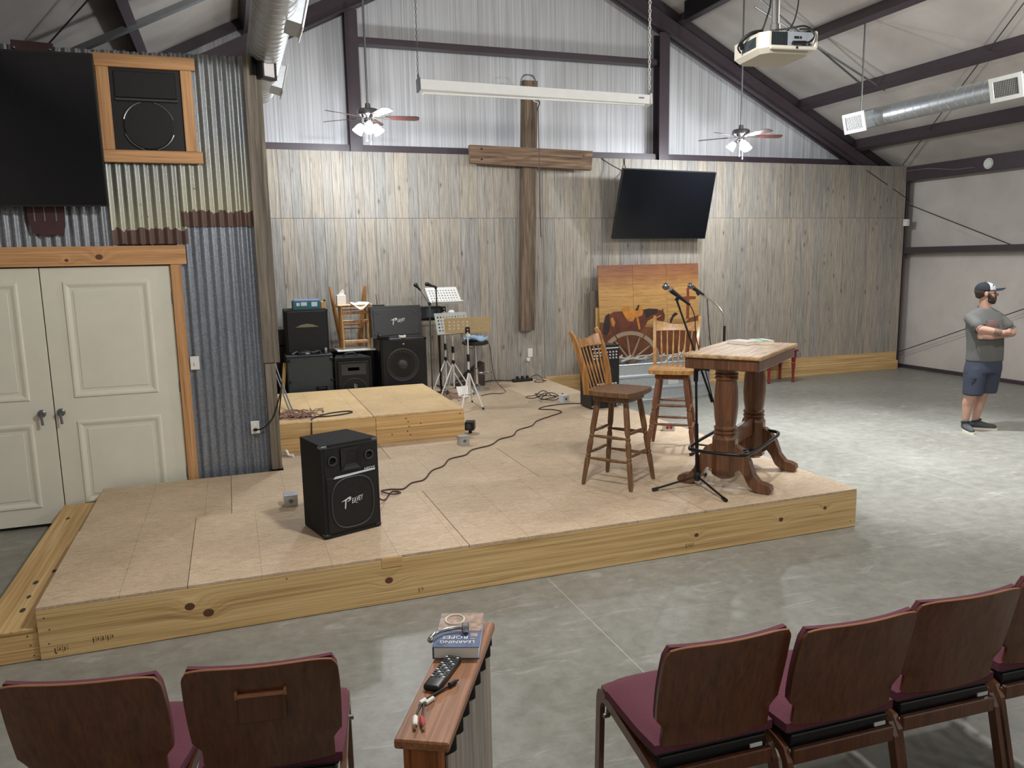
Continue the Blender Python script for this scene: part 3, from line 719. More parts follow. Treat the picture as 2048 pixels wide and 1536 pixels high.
P('wall_plate', MB().prism([(-1.44, 2.50), (-1.41, 2.39), (-1.36, 2.375), (-1.33, 2.362), (-1.30, 2.372), (-1.20, 2.378), (-1.185, 2.45), (-1.14, 3.815), (-1.42, 3.825)], 7.125, 7.148), 'maroon_plate', t)
for sx_ in (-1.40, -1.16): P('bolt', MB().sphere((sx_, 7.122, 3.765), .012, None, 8, 5), 'chrome', t)
for sx_ in (-1.39, -1.32, -1.24): P('strap', MB().box(sx_ - .004, sx_ + .004, 7.12, 7.124, 2.48, 2.62), 'cable_grey', t)
base(t, (-1.78, 7.0, 2.58))
# speaker built into the corrugated wall
ws_ = thing('wall_speaker', 'black loudspeaker framed in orange pine boards high on the corrugated wall', 'speaker')
P('frame_board', MB().box(-.885, -.135, 7.095, 7.135, 3.665, 3.765, .003), 'stained_trim', ws_)
P('frame_board', MB().box(-.865, -.125, 7.095, 7.135, 2.94, 3.035, .003), 'stained_trim', ws_)
P('frame_board', MB().box(-.86, -.772, 7.095, 7.135, 3.036, 3.664, .003), 'stained_trim_up', ws_)
P('frame_board', MB().box(-.25, -.165, 7.095, 7.135, 3.036, 3.664, .003), 'stained_trim_up', ws_)
P('cabinet', MB().box(-.772, -.25, 7.12, 7.17, 3.036, 3.664), 'black_plastic', ws_)
P('horn_grille', MB().box(-.74, -.29, 7.108, 7.121, 3.44, 3.64, .004), 'grille_black', ws_)
P('shelf_lip', MB().box(-.74, -.28, 7.095, 7.121, 3.415, 3.432, .002), 'grille_ring', ws_)
P('woofer', MB().lathe([(.001, -.012), (.05, -.012), (.07, -.004), (.16, .012), (.178, .016)], 28, T(-.51, 7.11, 3.225) @ RX(PI / 2)), 'grille_black', ws_, smooth=.7)
for a0, a1 in ((15, 75), (105, 165), (200, 255), (285, 340)):
    P('clamp_ring', MB().tube([(-.51 + .187 * math.cos(math.radians(a0 + (a1 - a0) * k / 10)), 7.104, 3.225 + .187 * math.sin(math.radians(a0 + (a1 - a0) * k / 10))) for k in range(11)], .008, 6), 'steel_grey', ws_)
base(ws_, (-.51, 7.12, 3.35))
# switches, outlets, sensor, detector
def plate(name, x, y, z, label, cat, kind, w_=.072, h=.115):
    t = thing(name, label, cat, (x, y, z))
    P('cover_plate', MB().box(-w_ / 2, w_ / 2, 0, .007, -h / 2, h / 2, .002), 'white_plastic', t)
    if kind == 'switch': P('toggle', MB().box(-.006, .006, -.014, 0, -.014, .008, .002), 'white_plastic', t)
    else:
        for dz in (.02, -.02):
            P('socket', MB().box(-.017, .017, -.003, .001, dz - .014, dz + .014, .004), 'white_plastic', t)
    return t
plate('light_switch', -.32, 7.134, 1.295, 'cream light switch plate beside the orange door casing', 'switch', 'switch')
t = plate('wall_outlet', .13, 7.134, .695, 'white power outlet with a black plug on the corrugated wall', 'outlet', 'outlet')
P('plug', MB().box(-.016, .016, -.03, -.003, -.03, -.006, .004), 'black_plastic', t)
t = plate('wall_outlet', 4.26, 11.09, .712, 'white power outlet on the plank wall under the cross', 'outlet', 'outlet', .078, .13)
tag(MB().box(4.19, 4.235, 11.04, 11.096, .585, .635, .006).rod((4.235, 11.06, .63), (4.25, 11.085, .66), .006).build('power_adapter', 'white_plastic'), 'small white plug-in adapter below the outlet under the cross', 'adapter')
tag(MB().box(11.46, 11.53, 11.0, 11.09, 2.58, 2.70, .006).box(11.44, 11.47, 11.02, 11.06, 2.66, 2.70, .003).build('motion_sensor', 'white_plastic'), 'small white sensor box at the right end of the plank wall', 'sensor')
t = thing('smoke_detector', 'round white detector on the dark eave beam at the right', 'detector', (11.488, 9.48, 3.482), 0)
P('body', MB().lathe([(.075, 0), (.075, .02), (.06, .035), (.02, .04)], 22, RY(-PI / 2)), 'white_plastic', t, smooth=.6)
P('base_ring', MB().lathe([(.085, 0), (.085, .008)], 22, RY(-PI / 2)), 'white_plastic', t)
# floodlight on the post
t = thing('floodlight', 'black framed floodlight clamped to the top of the corner post', 'light', (.43, 7.09, 3.73), math.radians(38))
P('housing', MB().box(-.075, .075, -.01, .05, -.1, .1, .006), 'black_plastic', t)
P('glass', MB().box(-.055, .055, -.018, -.009, -.08, .08, .002), 'flood_glass', t)
P('frame', MB().box(-.075, -.056, -.024, -.008, -.1, .1, .002).box(.056, .075, -.024, -.008, -.1, .1, .002).box(-.056, .056, -.024, -.008, .081, .1, .002).box(-.056, .056, -.024, -.008, -.1, -.081, .002), 'black_plastic', t)
P('bracket', MB().box(-.12, .0, .05, .065, -.07, .07, .002), 'black_metal', t)
# spiral ducts
def duct(x, z, y0, y1, side, boots, label, r=.122, bl=.18):
    t = thing('spiral_duct', label, 'duct')
    prof = []; L = y1 - y0; nseg = int(L / .12)
    for k in range(nseg + 1): prof += [(r, k * .12), (r + .003, k * .12 + .005), (r + .003, k * .12 + .009), (r, k * .12 + .014)]
    prof.append((r, L))
    P('pipe', MB().lathe(prof, 28, T(x, y1, z) @ RX(PI / 2)), 'galvanised', t, smooth=.5)
    P('end_cap', MB().lathe([(r + .004, 0), (r + .004, .03), (r * .65, .05), (.02, .055)], 28, T(x, y1 - .005, z) @ RX(-PI / 2)), 'galvanised', t, smooth=.5)
    for yb in boots:
        M = T(x + side * .075, yb, z - .02) @ RY(side * math.radians(14))
        b_ = P('register_boot', MB().box(0, side * bl, -.17, .17, -.105, .105, .002, M), 'galvanised', t)
        x0 = side * (bl + .001)
        P('register_frame', MB().box(min(x0, x0 + side * .012), max(x0, x0 + side * .012), -.195, -.145, -.13, .13, .002, M).box(min(x0, x0 + side * .012), max(x0, x0 + side * .012), .145, .195, -.13, .13, .002, M)
          .box(min(x0, x0 + side * .012), max(x0, x0 + side * .012), -.145, .145, .085, .13, .002, M).box(min(x0, x0 + side * .012), max(x0, x0 + side * .012), -.145, .145, -.13, -.085, .002, M), 'white_plastic', b_)
        lv = MB()
        for k in range(14): lv.box(min(x0, x0 + side * .007), max(x0, x0 + side * .007), -.14 + k * .02, -.132 + k * .02, -.085, .085, 0, M)
        for k in range(8): lv.box(min(x0 - side * .002, x0 + side * .004), max(x0 - side * .002, x0 + side * .004), -.145, .145, -.08 + k * .0225, -.075 + k * .0225, 0, M)
        P('register_back', MB().box(min(x0, x0 + side * .002), max(x0, x0 + side * .002), -.145, .145, -.085, .085, 0, M), 'tv_bezel', b_)
        P('louvre_grid', lv, 'music_grey', b_, kind='stuff')
    for k, yb in enumerate((y1 - .1, y1 - 3.2)):
        P('hanger_rod', MB().rod((x, yb, z + r - .005), (x, yb, roof_z(x) - .02), .011, 8), 'steel_grey', t)
    return base(t, (x, y1, z))
duct(8.27, 3.90, -2.0, 8.92, -1, (8.66, 6.47, 4.3), 'long spiral metal air duct with white registers under the right roof slope')
duct(.43, 3.90, 4.9, 8.75, 1, (8.15, 6.05), 'fat spiral metal air duct with side boots above the corner post', .148, .13)

# ------------------------------------------------------------------ ceiling fans
def fan(loc, rot, label):
    t = thing('ceiling_fan', label, 'ceiling fan', loc, rot)
    x, y, z = loc; top = roof_z(x) - z - .02
    P('downrod', MB().rod((0, 0, .1), (0, 0, top), .0125, 10), 'fan_metal', t)
    P('motor_housing', MB().lathe([(.03, .15), (.035, .10), (.11, .085), (.125, .06), (.125, .02), (.10, .0), (.05, -.02)], 24), 'fan_metal', t, smooth=.6)
    P('switch_housing', MB().lathe([(.05, -.02), (.055, -.06), (.045, -.085), (.012, -.095)], 20), 'chrome', t, smooth=.6)
    for k in range(5):
        a = 2 * PI * k / 5
        M = RZ(a) @ T(0, 0, -.012) @ RX(math.radians(-12))
        b_ = P('blade', MB().prism([(.20, -.05), (.56, -.066), (.60, -.05), (.61, -.03), (.61, .03), (.60, .05), (.56, .066), (.20, .05)], 0, .006, M, 'z'), 'fan_blade', t)
        P('blade_iron', MB().prism([(.07, -.018), (.15, -.014), (.2, -.04), (.255, -.03), (.27, 0), (.255, .03), (.2, .04), (.15, .014), (.07, .018)], -.005, .0, M, 'z'), 'chrome', b_)
    for k in range(3):
        a = 2 * PI * k / 3 + .5
        d = Vector((math.cos(a), math.sin(a), 0))
        p0 = d * .04 + Vector((0, 0, -.075)); p1 = d * .085 + Vector((0, 0, -.085)); ax = (d * .62 + Vector((0, 0, -.78))).normalized()
        ar = P('light_arm', MB().rod(p0, p1, .012, 8), 'chrome', t)
        M = T(*p1) @ ax.to_track_quat('Z', 'Y').to_matrix().to_4x4()
        mb = MB().lathe([(.022, 0), (.035, .012), (.05, .05), (.056, .085), (.066, .115), (.062, .115), (.052, .085), (.046, .05), (.02, .01)], 18, M, False)
        P('glass_shade', mb, 'shade_lit', t, smooth=.8)
        P('bulb', MB().sphere((0, 0, .06), .026, M, 12, 8, (1, 1, 1.3)), 'shade_lit', t, smooth=1)
        q = t.matrix_basis @ (p1 + ax * .165) if False else Matrix.Translation(loc) @ RZ(rot) @ (p1 + ax * .17)
        lamp('fan_bulb', q, FAN_W, COOL, .04, RZ(rot) @ ax)
        lamp('fan_glow', q, FAN_W * .6, COOL, .05)
    for dx, dz in ((.02, -.30), (-.025, -.26)):
        ch = P('pull_chain', MB().rod((dx, -.03, -.09), (dx, -.03, dz), .0022, 6), 'chrome', t)
        P('chain_bob', MB().lathe([(.002, 0), (.008, -.012), (.007, -.024), (.002, -.03)], 10, T(dx, -.03, dz)), 'white_plastic', ch)
    return t
fan((1.70, 9.68, 3.83), math.radians(-5), 'lit ceiling fan on a long rod left of the projection screen')
fan((7.03, 9.78, 3.80), math.radians(-14), 'lit ceiling fan on a long rod right of the projection screen')

# ------------------------------------------------------------------ projection screen, its cord, projector
t = thing('projection_screen', 'long white rolled up projection screen case hanging on two chains', 'projection screen')
SA, SB = Vector((2.03, 8.4, 3.945)), Vector((4.75, 8.4, 3.92))
prof = [(-.045, .05), (.03, .062), (.052, .04), (.052, -.035), (.03, -.062), (-.045, -.05)]
v = [(p.x, p.y + a, p.z + b_) for p in (SA, SB) for a, b_ in prof]
mb = MB(); mb.add(v, [tuple(range(6)), tuple(range(11, 5, -1))] + [(i, (i + 1) % 6, 6 + (i + 1) % 6, 6 + i) for i in range(6)]); P('case', mb, 'screen_case', t)
for p, s in ((SA, -1), (SB, 1)):
    P('end_cap', MB().prism([(p.y - .062, p.z - .05), (p.y + .058, p.z - .07), (p.y + .062, p.z + .06), (p.y - .05, p.z + .066)], p.x + s * .001, p.x + s * .022, None, 'x'), 'white_plastic' if s > 0 else 'steel_grey', t)
    P('eyelet', MB().tube([(p.x + s * .012, p.y + .022 * math.cos(a), p.z + .085 + .022 * math.sin(a)) for a in [2 * PI * k / 12 for k in range(12)]], .006, 6, True), 'steel_grey', t)
    ch = MB(); z = p.z + .105; k = 0; zt = roof_z(p.x) - .19
    step = .046 if s > 0 else .034; rl = (.026, .0055) if s > 0 else (.018, .0032)
    while z < zt:
        n_ = 7; ring = []
        for q in range(n_):
            a = 2 * PI * q / n_; u, vv = rl[0] * .55 * math.cos(a), rl[0] * math.sin(a)
            ring.append((p.x + s * .012 + (u if k % 2 else 0), p.y + (0 if k % 2 else u), z + vv))
        ch.tube(ring, rl[1], 4, True); z += step; k += 1
    P('chain', ch, 'white_plastic' if s > 0 else 'steel_grey', t, kind='stuff')
P('bottom_bar', MB().box(SA.x + .03, SB.x - .05, 8.4 - .01, 8.4 + .012, 3.855, 3.875, .003), 'screen_case', t)
P('maker_label', MB().box(4.60, 4.67, 8.353, 8.356, 3.925, 3.94), 'cable_grey', t)
P('pull_handle', MB().tube([(3.36 + .05 * math.cos(a), 8.39, 3.845 + .014 * math.sin(a)) for a in [2 * PI * k / 14 for k in range(14)]], .005, 6, True), 'white_plastic', t)
base(t, (3.4, 8.4, 3.92))
t = thing('pull_cord', 'dark pull cord hooked under the projection screen, hanging in front of the cross', 'cord', (3.345, 8.35, 3.82))
P('hook', MB().tube(smooth_path([(0, 0, .02), (.02, 0, .0), (.012, 0, -.03), (0, 0, -.06), (0, 0, -.09)]), .007, 6), 'black_metal', t)
P('cord', MB().tube(smooth_path([(0, 0, -.09), (.004, 0, -.5), (.006, 0, -1.0), (.014, 0, -1.46)]), .006, 6), 'cable_brown', t)
# projector: rear with the sockets faces the hall
t = thing('projector', 'white ceiling projector on a chrome pole with dangling black cables', 'projector', (3.62, 4.70, 3.50), math.radians(-7))
W2, D2 = .20, .21
out = [(-W2, -D2 + .05), (-W2 + .05, -D2), (W2 - .045, -D2), (W2, -D2 + .045), (W2, D2 - .05), (W2 - .06, D2), (-W2 + .06, D2), (-W2, D2 - .05)]
mb = MB(); lo = [(x_ * .86, y_ * .86, -.075) for x_, y_ in out]; mi = [(x_, y_, -.045) for x_, y_ in out]; hi = [(x_, y_, .055) for x_, y_ in out]
mb.add(lo + mi + hi, [tuple(range(8))[::-1], tuple(range(16, 24))] + [(a * 8 + i, a * 8 + (i + 1) % 8, a * 8 + 8 + (i + 1) % 8, a * 8 + 8 + i) for a in (0, 1) for i in range(8)])
P('shell', mb, 'projector_shell', t)
P('rear_frame', MB().box(-.155, .185, -D2 - .025, -D2 + .0, -.062, -.036, .006).box(.168, .19, -D2 - .025, -D2, -.05, .06, .005).box(-.16, -.14, -D2 - .012, -D2, -.05, .05, .003), 'projector_shell', t)
P('socket_panel', MB().box(-.02, .165, -D2 - .004, -D2 + .001, -.036, .055, .001), 'projector_panel', t)
P('vent_back', MB().box(-.14, -.022, -D2 - .005, -D2 + .001, -.034, .052), 'void_black', t)
gr = MB()
for k in range(11): gr.box(-.138 + k * .011, -.135 + k * .011, -D2 - .008, -D2 - .004, -.034, .052)
P('vent_grid', gr, 'slate_vinyl', t, kind='stuff')
P('vent_side', MB().box(-W2 - .003, -W2 + .001, -.13, .05, -.03, .035), 'slate_vinyl', t)
for sx_, sz_, sw in ((.045, .02, .035), (.075, .02, .012), (.14, -.02, .012), (.02, -.02, .02), (.10, -.022, .03)): P('socket', MB().box(sx_ - sw / 2, sx_ + sw / 2, -D2 - .007, -D2 - .003, sz_ - .008, sz_ + .008), 'black_plastic', t)
P('lock_slot', MB().box(.03, .045, -D2 - .027, -D2 - .02, -.056, -.042), 'black_plastic', t)
P('lens_ring', MB().lathe([(.045, 0), (.045, .03), (.036, .03), (.03, .015)], 18, T(-.09, D2 - .005, -.01) @ RX(-PI / 2)), 'black_plastic', t)
P('mount_plate', MB().box(-.12, .10, -.09, .06, .075, .085, .002).box(-.11, -.09, -.05, .02, .05, .08).box(.07, .09, -.05, .02, .05, .08), 'steel_grey', t)
P('pole', MB().rod((0, -.02, .08), (0, -.02, roof_z(3.62) - 3.50), .027, 16), 'chrome', t)
P('pole_collar', MB().lathe([(.035, .085), (.035, .15), (.028, .155)], 16, T(0, -.02, 0)), 'chrome', t)
P('cable', MB().tube(smooth_path([(-.05, -.02, .6), (-.06, -.06, .3), (-.10, -.08, .17), (-.13, -.06, .09), (-.22, -.04, .07), (-.27, -.02, .0), (-.23, .02, -.03)]), .006, 6), 'cable_black', t)
P('cable', MB().tube(smooth_path([(-.23, .0, -.01), (-.25, -.03, .03), (-.20, -.06, .075), (-.12, -.07, .09)]), .014, 6), 'cable_black', t)
P('cable', MB().tube(smooth_path([(-.08, -.08, .09), (0, -.20, .078), (.09, -.24, .085), (.15, -.25, .04), (.13, -.25, -.01), (.05, -.245, -.022)]), .006, 6), 'cable_black', t)
P('cable', MB().tube(smooth_path([(.06, -.22, .07), (.12, -.24, .065), (.145, -.26, .02), (.10, -.255, -.02), (.02, -.245, -.024)]), .005, 6), 'cable_black', t)
P('cable', MB().tube(smooth_path([(.04, -.03, .1), (.08, -.05, .11), (.13, -.06, .2), (.16, -.04, .4), (.14, -.02, .9)]), .005, 6), 'cable_black', t)
P('plug', MB().rod((.0, -.245, -.022), (.09, -.25, -.02), .012, 8), 'black_plastic', t)

# ------------------------------------------------------------------ loudspeaker lettering and parts
def logo(parent, M, s=1.0):
    """slanted white word mark: a lightning-like first letter and four smaller capitals"""
    K = M @ Matrix.Rotation(math.radians(10), 4, 'Z')
    P('first_letter', MB().prism([(a * s, b_ * s) for a, b_ in [(-.105, .022), (-.025, .040), (-.012, .034), (-.02, .010), (-.052, .002), (-.050, .009), (-.032, .013), (-.030, .026), (-.058, .021), (-.078, -.045), (-.088, -.045), (-.070, .019)]], 0, .0015, K, 'z'), 'label_white', parent)
    text_mesh('EAVEY', .058 * s, 'label_white', 'brand_lettering', parent, K @ T(.034 * s, -.006 * s, 0), .4, .001, .62)
    P('lettering_tail', MB().prism([(a * s, b_ * s) for a, b_ in [(.0, -.018), (.008, -.018), (.042, -.042), (.030, -.036)]], 0, .0012, K, 'z'), 'label_white', parent)
FRONT = RX(PI / 2)   # plane facing local -y
def monitor(loc, rz, label):
    t = thing('stage_speaker', label, 'speaker', loc, rz)
    W_, D_, H_ = .208, .375, .635
    P('cabinet', MB().prism([(-W_, 0), (W_, 0), (W_ - .03, D_), (-W_ + .03, D_)], .006, H_, None, 'z'), 'black_carpet', t)
    P('baffle', MB().box(-W_ + .018, W_ - .018, -.004, .002, .03, H_ - .02, .002), 'black_plastic', t)
    P('grille', MB().box(-W_ + .022, W_ - .022, -.010, -.003, .035, .415, .004), 'grille_black', t)
    P('grille_outline', MB().tube([(.155 * math.copysign(abs(math.cos(a)) ** .7, math.cos(a)), -.011, .225 + .172 * math.copysign(abs(math.sin(a)) ** .7, math.sin(a))) for a in [2 * PI * k / 32 for k in range(32)]], .006, 5, True), 'grille_ring', t)
    for sx_ in (-1, 1):
        P('port_ring', MB().lathe([(.026, 0), (.034, .004), (.034, .012), (.026, .014), (.022, .0), (.022, -.03)], 20, T(sx_ * .135, -.002, .525) @ FRONT, False), 'grille_ring', t, smooth=.7)
        P('port_hole', MB().lathe([(.024, 0), (.024, .002)], 18, T(sx_ * .135, -.002, .525) @ FRONT), 'void_black', t)
    hx = MB(); a = [(-.075, .445), (.075, .445), (.075, .60), (-.075, .60)]; b_ = [(-.05, .47), (.05, .47), (.05, .575), (-.05, .575)]; c = [(-.02, .50), (.03, .50), (.03, .565), (-.02, .565)]
    v = [(x_, -.014, z_) for x_, z_ in a] + [(x_, -.008, z_) for x_, z_ in b_] + [(x_, .0, z_) for x_, z_ in c]
    hx.add(v, [(0, 1, 5, 4), (1, 2, 6, 5), (2, 3, 7, 6), (3, 0, 4, 7), (4, 5, 9, 8), (5, 6, 10, 9), (6, 7, 11, 10), (7, 4, 8, 11), (8, 9, 10, 11)])
    hn = P('horn', hx, 'black_plastic', t)
    P('horn_lip', MB().prism([(-.06, .452), (.06, .452), (.045, .470), (-.052, .470)], -.0165, -.013), 'grille_ring', hn)
    P('stripe', MB().prism([(-.135, .403), (-.12, .417), (.175, .427), (.175, .416), (-.1, .403)], -.0135, -.009), 'label_white', t)
    text_mesh('HISYS', .026, 'label_white', 'series_lettering', t, T(.13, -.0135, .432) @ FRONT, .3, .001, 1.25)
    logo(t, T(0, -.0115, .235) @ FRONT, .82)
    for sx_ in (-1, 1):
        for z_ in (.012, H_ - .025):
            P('corner_guard', MB().box(sx_ * (W_ - .02) - .024, sx_ * (W_ - .02) + .024, -.006, .045, z_, z_ + .022, .006), 'steel_grey' if z_ > .3 else 'black_plastic', t)
    return t
monitor((.678, 5.14, SH), math.radians(20), 'black stage loudspeaker with slanted brand lettering standing alone at the stage front')

# ------------------------------------------------------------------ bar stools
def bar_stool(loc, rz, label, seat_mat, leg_mat, back_mat):
    """faces local -y; origin on the floor"""
    t = thing('bar_stool', label, 'bar stool', loc, rz)
    sz = .735
    def seat(u, v):
        x = (u - .5) * 2; y = (v - .5) * 2
        k = (1 - .18 * (y * y)) if y > 0 else (1 - .06 * y * y); ry = 1 - .12 * x * x
        return (x * .225 * k, y * .215 * ry, sz + .035 - .012 * (1 - x * x) * (1 - y * y))
    P('seat', MB().slab(seat, 10, 10, (0, 0, -.036)), seat_mat, t, smooth=.7)
    P('swivel_plate', MB().box(-.155, .155, -.155, .155, sz - .055, sz - .005, .012), leg_mat, t)
    fx = .212
    feet = [(sx_ * fx, sy_ * fx) for sx_ in (-1, 1) for sy_ in (-1, 1)]; tops = [(a * .58, b_ * .58) for a, b_ in feet]
    prof = [(.014, 0), (.017, .04), (.021, .22), (.0225, .30), (.016, .335), (.022, .345), (.022, .36), (.016, .37), (.0225, .40), (.023, .52), (.016, .56), (.0215, .575), (.0215, .59), (.016, .6), (.024, .66), (.024, .9), (.02, 1)]
    for (a, b_), (c, d) in zip(feet, tops): P('leg', MB().between((a, b_, 0), (c, d, sz - .05), prof, 12), leg_mat, t, smooth=.6)
    def at(i, z):
        k = z / (sz - .05); return Vector((feet[i][0] + (tops[i][0] - feet[i][0]) * k, feet[i][1] + (tops[i][1] - feet[i][1]) * k, z))
    sp2 = [(.008, 0), (.012, .2), (.015, .5), (.012, .8), (.008, 1)]
    for i, j, z in ((0, 1, .22), (2, 3, .22), (0, 2, .26), (1, 3, .26), (0, 1, .40), (2, 3, .40), (0, 2, .435), (1, 3, .435)):
        P('stretcher', MB().between(at(i, z), at(j, z), sp2, 8), leg_mat, t, smooth=.8)
    # back: two bent posts, wavy crest rail, six spindles
    by = lambda vv: .165 + .03 * vv + .10 * vv * vv
    for s in (-1, 1):
        def post(u, v, s=s):
            z = sz + v * .505; e = max(0, (v - .9) / .1)
            w_ = .046 - .012 * v
            return (s * (.180 + .022 * v) + (v > 2), by(v) - w_ * .5 + (u - .0) * w_ + .02, z - .02 * e * e * abs(2 * u - 1) ** 2)
        P('back_post', MB().slab(post, 4, 14, (s * .026, 0, 0)), back_mat, t, smooth=.6)
    def crest(u, v):
        x = (u - .5) * .392; top = .448 - .03 * math.sin(PI * u) ** 4 + .006 * math.cos(4 * PI * u)
        zr = .362 + .006 * math.sin(PI * u) + v * (top - .362 - .006 * math.sin(PI * u)); vv = zr / .5
        return (x, by(vv) + .012 + .022 * (1 - (2 * u - 1) ** 2), sz + zr)
    P('crest_rail', MB().slab(crest, 20, 4, (0, .022, 0)), back_mat, t, smooth=.6)
    for k in range(6):
        u = (k + .5) / 6; x0 = (u - .5) * .30; x1 = (u - .5) * .36
        vv = .38 / .5; yt = by(vv) + .012 + .022 * (1 - (2 * u - 1) ** 2) + .011
        P('spindle', MB().between((x0, .175, sz + .03), (x1, yt, sz + .385), [(.006, 0), (.007, .3), (.011, .5), (.007, .62), (.006, 1)], 8), back_mat, t, smooth=.8)
    return t
bar_stool((2.88, 5.535, SH), math.radians(36), 'darker oak bar stool with spindle back, nearer the stage front', 'oak_stool_dark', 'oak_stool_dark', 'oak_stool')
bar_stool((3.89, 6.37, SH), math.radians(-37), 'lighter honey oak bar stool with spindle back, behind the microphone stand', 'oak_light', 'oak_legs_red', 'oak_light')

# ------------------------------------------------------------------ bar table
t = thing('bar_table', 'tall wooden bar table on two turned pedestals with a foot ring', 'table', (3.86, 5.28, SH), math.radians(36.8))
TZ = 1.066
P('top', MB().box(-.535, .535, -.305, .305, TZ - .03, TZ, .008, None, 2), 'table_top', t)
P('apron', MB().box(-.515, .515, -.285, .285, TZ - .115, TZ - .031, .004), 'table_base', t)
colp = [(.085, .11), (.085, .12), (.085, .30), (.085, .43), (.078, .435), (.088, .445), (.088, .46), (.076, .467), (.088, .478), (.088, .492), (.076, .50), (.086, .56), (.093, .66), (.088, .78), (.078, .86), (.088, .868), (.088, .882), (.078, .89), (.088, .897), (.088, .91), (.078, .92), (.086, .955)]
for s in (-1, 1):
    c = P('pedestal', MB().lathe(colp, 28, T(s * .375, 0, 0)), 'table_base', t, smooth=.5)
    P('pedestal_block', MB().lathe([(.06, .085), (.098, .11), (.098, .40), (.085, .43)], 8, T(s * .375, 0, 0) @ RZ(PI / 8)), 'table_base', t)
    for sy_ in (-1, 1):
        ft = [(.05, .10), (.05, .34), (.10, .35), (.15, .32), (.20, .24), (.235, .14), (.28, .085), (.33, .075), (.365, .06), (.375, .03), (.36, .004), (.30, .0), (.25, .012), (.20, .05), (.165, .12), (.13, .165), (.085, .14)]
        P('foot', MB().prism([(sy_ * a, b_) for a, b_ in ft], s * .375 - .042, s * .375 + .042, None, 'x'), 'table_base', t)
P('cross_stretcher', MB().box(-.30, .30, -.02, .02, .30, .44, .004), 'table_base', t)
P('foot_ring', MB().tube(smooth_path([(-.60, -.14, .33), (-.60, .14, .33), (-.50, .235, .33), (0, .25, .33), (.28, .235, .33), (.36, .14, .33), (.36, -.14, .33), (.28, -.235, .33), (0, -.25, .33), (-.50, -.235, .33)], 5, True), .014, 8, True), 'black_metal', t, smooth=1)
P('ring_bracket', MB().box(-.46, -.33, -.24, -.18, .318, .328, .002).box(-.39, -.36, -.24, -.06, .318, .328, .002).box(-.39, -.36, .06, .24, .318, .328, .002), 'black_metal', t)
TT = SH + TZ
def book(name, loc, rz, w_, d_, h, cover, label, spine=None):
    t = thing(name, label, 'book', loc, rz)
    P('pages', MB().box(-w_ / 2 + .002, w_ / 2 - .003, -d_ / 2 + .003, d_ / 2 - .003, .002, h - .002), 'paper_white', t)
    P('cover', MB().box(-w_ / 2, w_ / 2, -d_ / 2, d_ / 2, h - .002, h, .0005).box(-w_ / 2, w_ / 2, -d_ / 2, d_ / 2, 0, .002).box(-w_ / 2 - .001, -w_ / 2 + .001, -d_ / 2, d_ / 2, 0, h), cover, t)
    if spine: P('spine_band', MB().box(-w_ / 2 + .02, w_ / 2 - .05, -d_ / 2 - .0008, d_ / 2 + .0008, h - .0015, h + .0008), spine, t)
    return t
book('book', (4.07, 5.56, TT), math.radians(15), .15, .21, .026, 'paper_white', 'plain white book lying flat on the bar table, left of two')
book('book', (4.215, 5.50, TT), math.radians(-8), .13, .19, .03, 'paper_white', 'white and green book lying on the bar table beside the plain one', 'green_cover')
t = thing('cup', 'small clear plastic cup at the far right corner of the bar table', 'cup', (4.31, 5.55, TT))
P('body', MB().lathe([(.001, .002), (.02, .002), (.026, .05), (.0245, .05), (.019, .004), (.001, .004)], 18, None, False), 'clear_cup', t, smooth=.8)

# ------------------------------------------------------------------ microphone stands and microphones
def mic(name, tail, ball, label, grey='steel_grey'):
    tail, ball = Vector(tail), Vector(ball); d = (ball - tail); L = d.length
    t = thing(name, label, 'microphone')
    P('handle', MB().between(tail, tail + d * .80, [(.011, 0), (.012, .1), (.016, .6), (.020, .92), (.022, 1)], 12), 'black_plastic', t, smooth=.7)
    P('collar', MB().between(tail + d * .79, tail + d * .84, [(.025, 0), (.025, 1)], 14), 'chrome' if grey != 'black_plastic' else 'black_plastic', t)
    P('head', MB().sphere(ball, .03, None, 14, 10), grey, t, smooth=1)
    return base(t, tail)
t = thing('microphone_stand', 'black tripod boom microphone stand before the bar table', 'microphone stand')
b0 = Vector((3.38, 5.16, SH))
P('pole', MB().rod(b0 + Vector((0, 0, .07)), (3.43, 5.28, 1.22), .010, 10).rod(b0 + Vector((0, 0, .07)), (3.405, 5.22, .80), .0145, 10), 'black_metal', t)
P('clutch', MB().rod((3.43, 5.28, 1.13), (3.43, 5.28, 1.22), .018, 10).sphere((3.44, 5.275, 1.235), .03, None, 12, 8).rod((3.44, 5.25, 1.235), (3.50, 5.20, 1.225), .012, 8), 'black_plastic', t, smooth=.7)
P('boom', MB().rod((3.536, 5.202, .967), (3.325, 5.412, 1.775), .0085, 8).rod((3.536, 5.202, .967), (3.52, 5.218, 1.03), .015, 8), 'black_metal', t)
P('mic_clip', MB().rod((3.322, 5.414, 1.765), (3.337, 5.40, 1.80), .018, 10), 'black_plastic', t)
for ex, ey in ((2.99, 5.18), (3.35, 4.725), (3.62, 5.40)):
    P('leg', MB().rod(b0 + Vector((0, 0, .085)), (ex, ey, SH + .016), .0085, 8).rod((ex + (b0.x - ex) * .12, ey + (b0.y - ey) * .12, SH + .02), (ex, ey, SH + .014), .014, 8), 'black_metal', t)
P('hub', MB().lathe([(.02, .05), (.026, .06), (.026, .10), (.018, .12)], 14, T(*b0)), 'black_plastic', t)
base(t, tuple(b0))
mic('microphone', (3.425, 5.375, 1.73), (3.254, 5.454, 1.877), 'silver topped microphone on the boom stand before the bar table')
t = thing('microphone_stand', 'slim microphone stand with a silver gooseneck behind the bar table', 'microphone stand')
b1 = Vector((4.20, 6.02, SH))
P('pole', MB().rod(b1 + Vector((0, 0, .05)), (4.30, 6.158, 1.466), .0115, 10), 'black_metal', t)
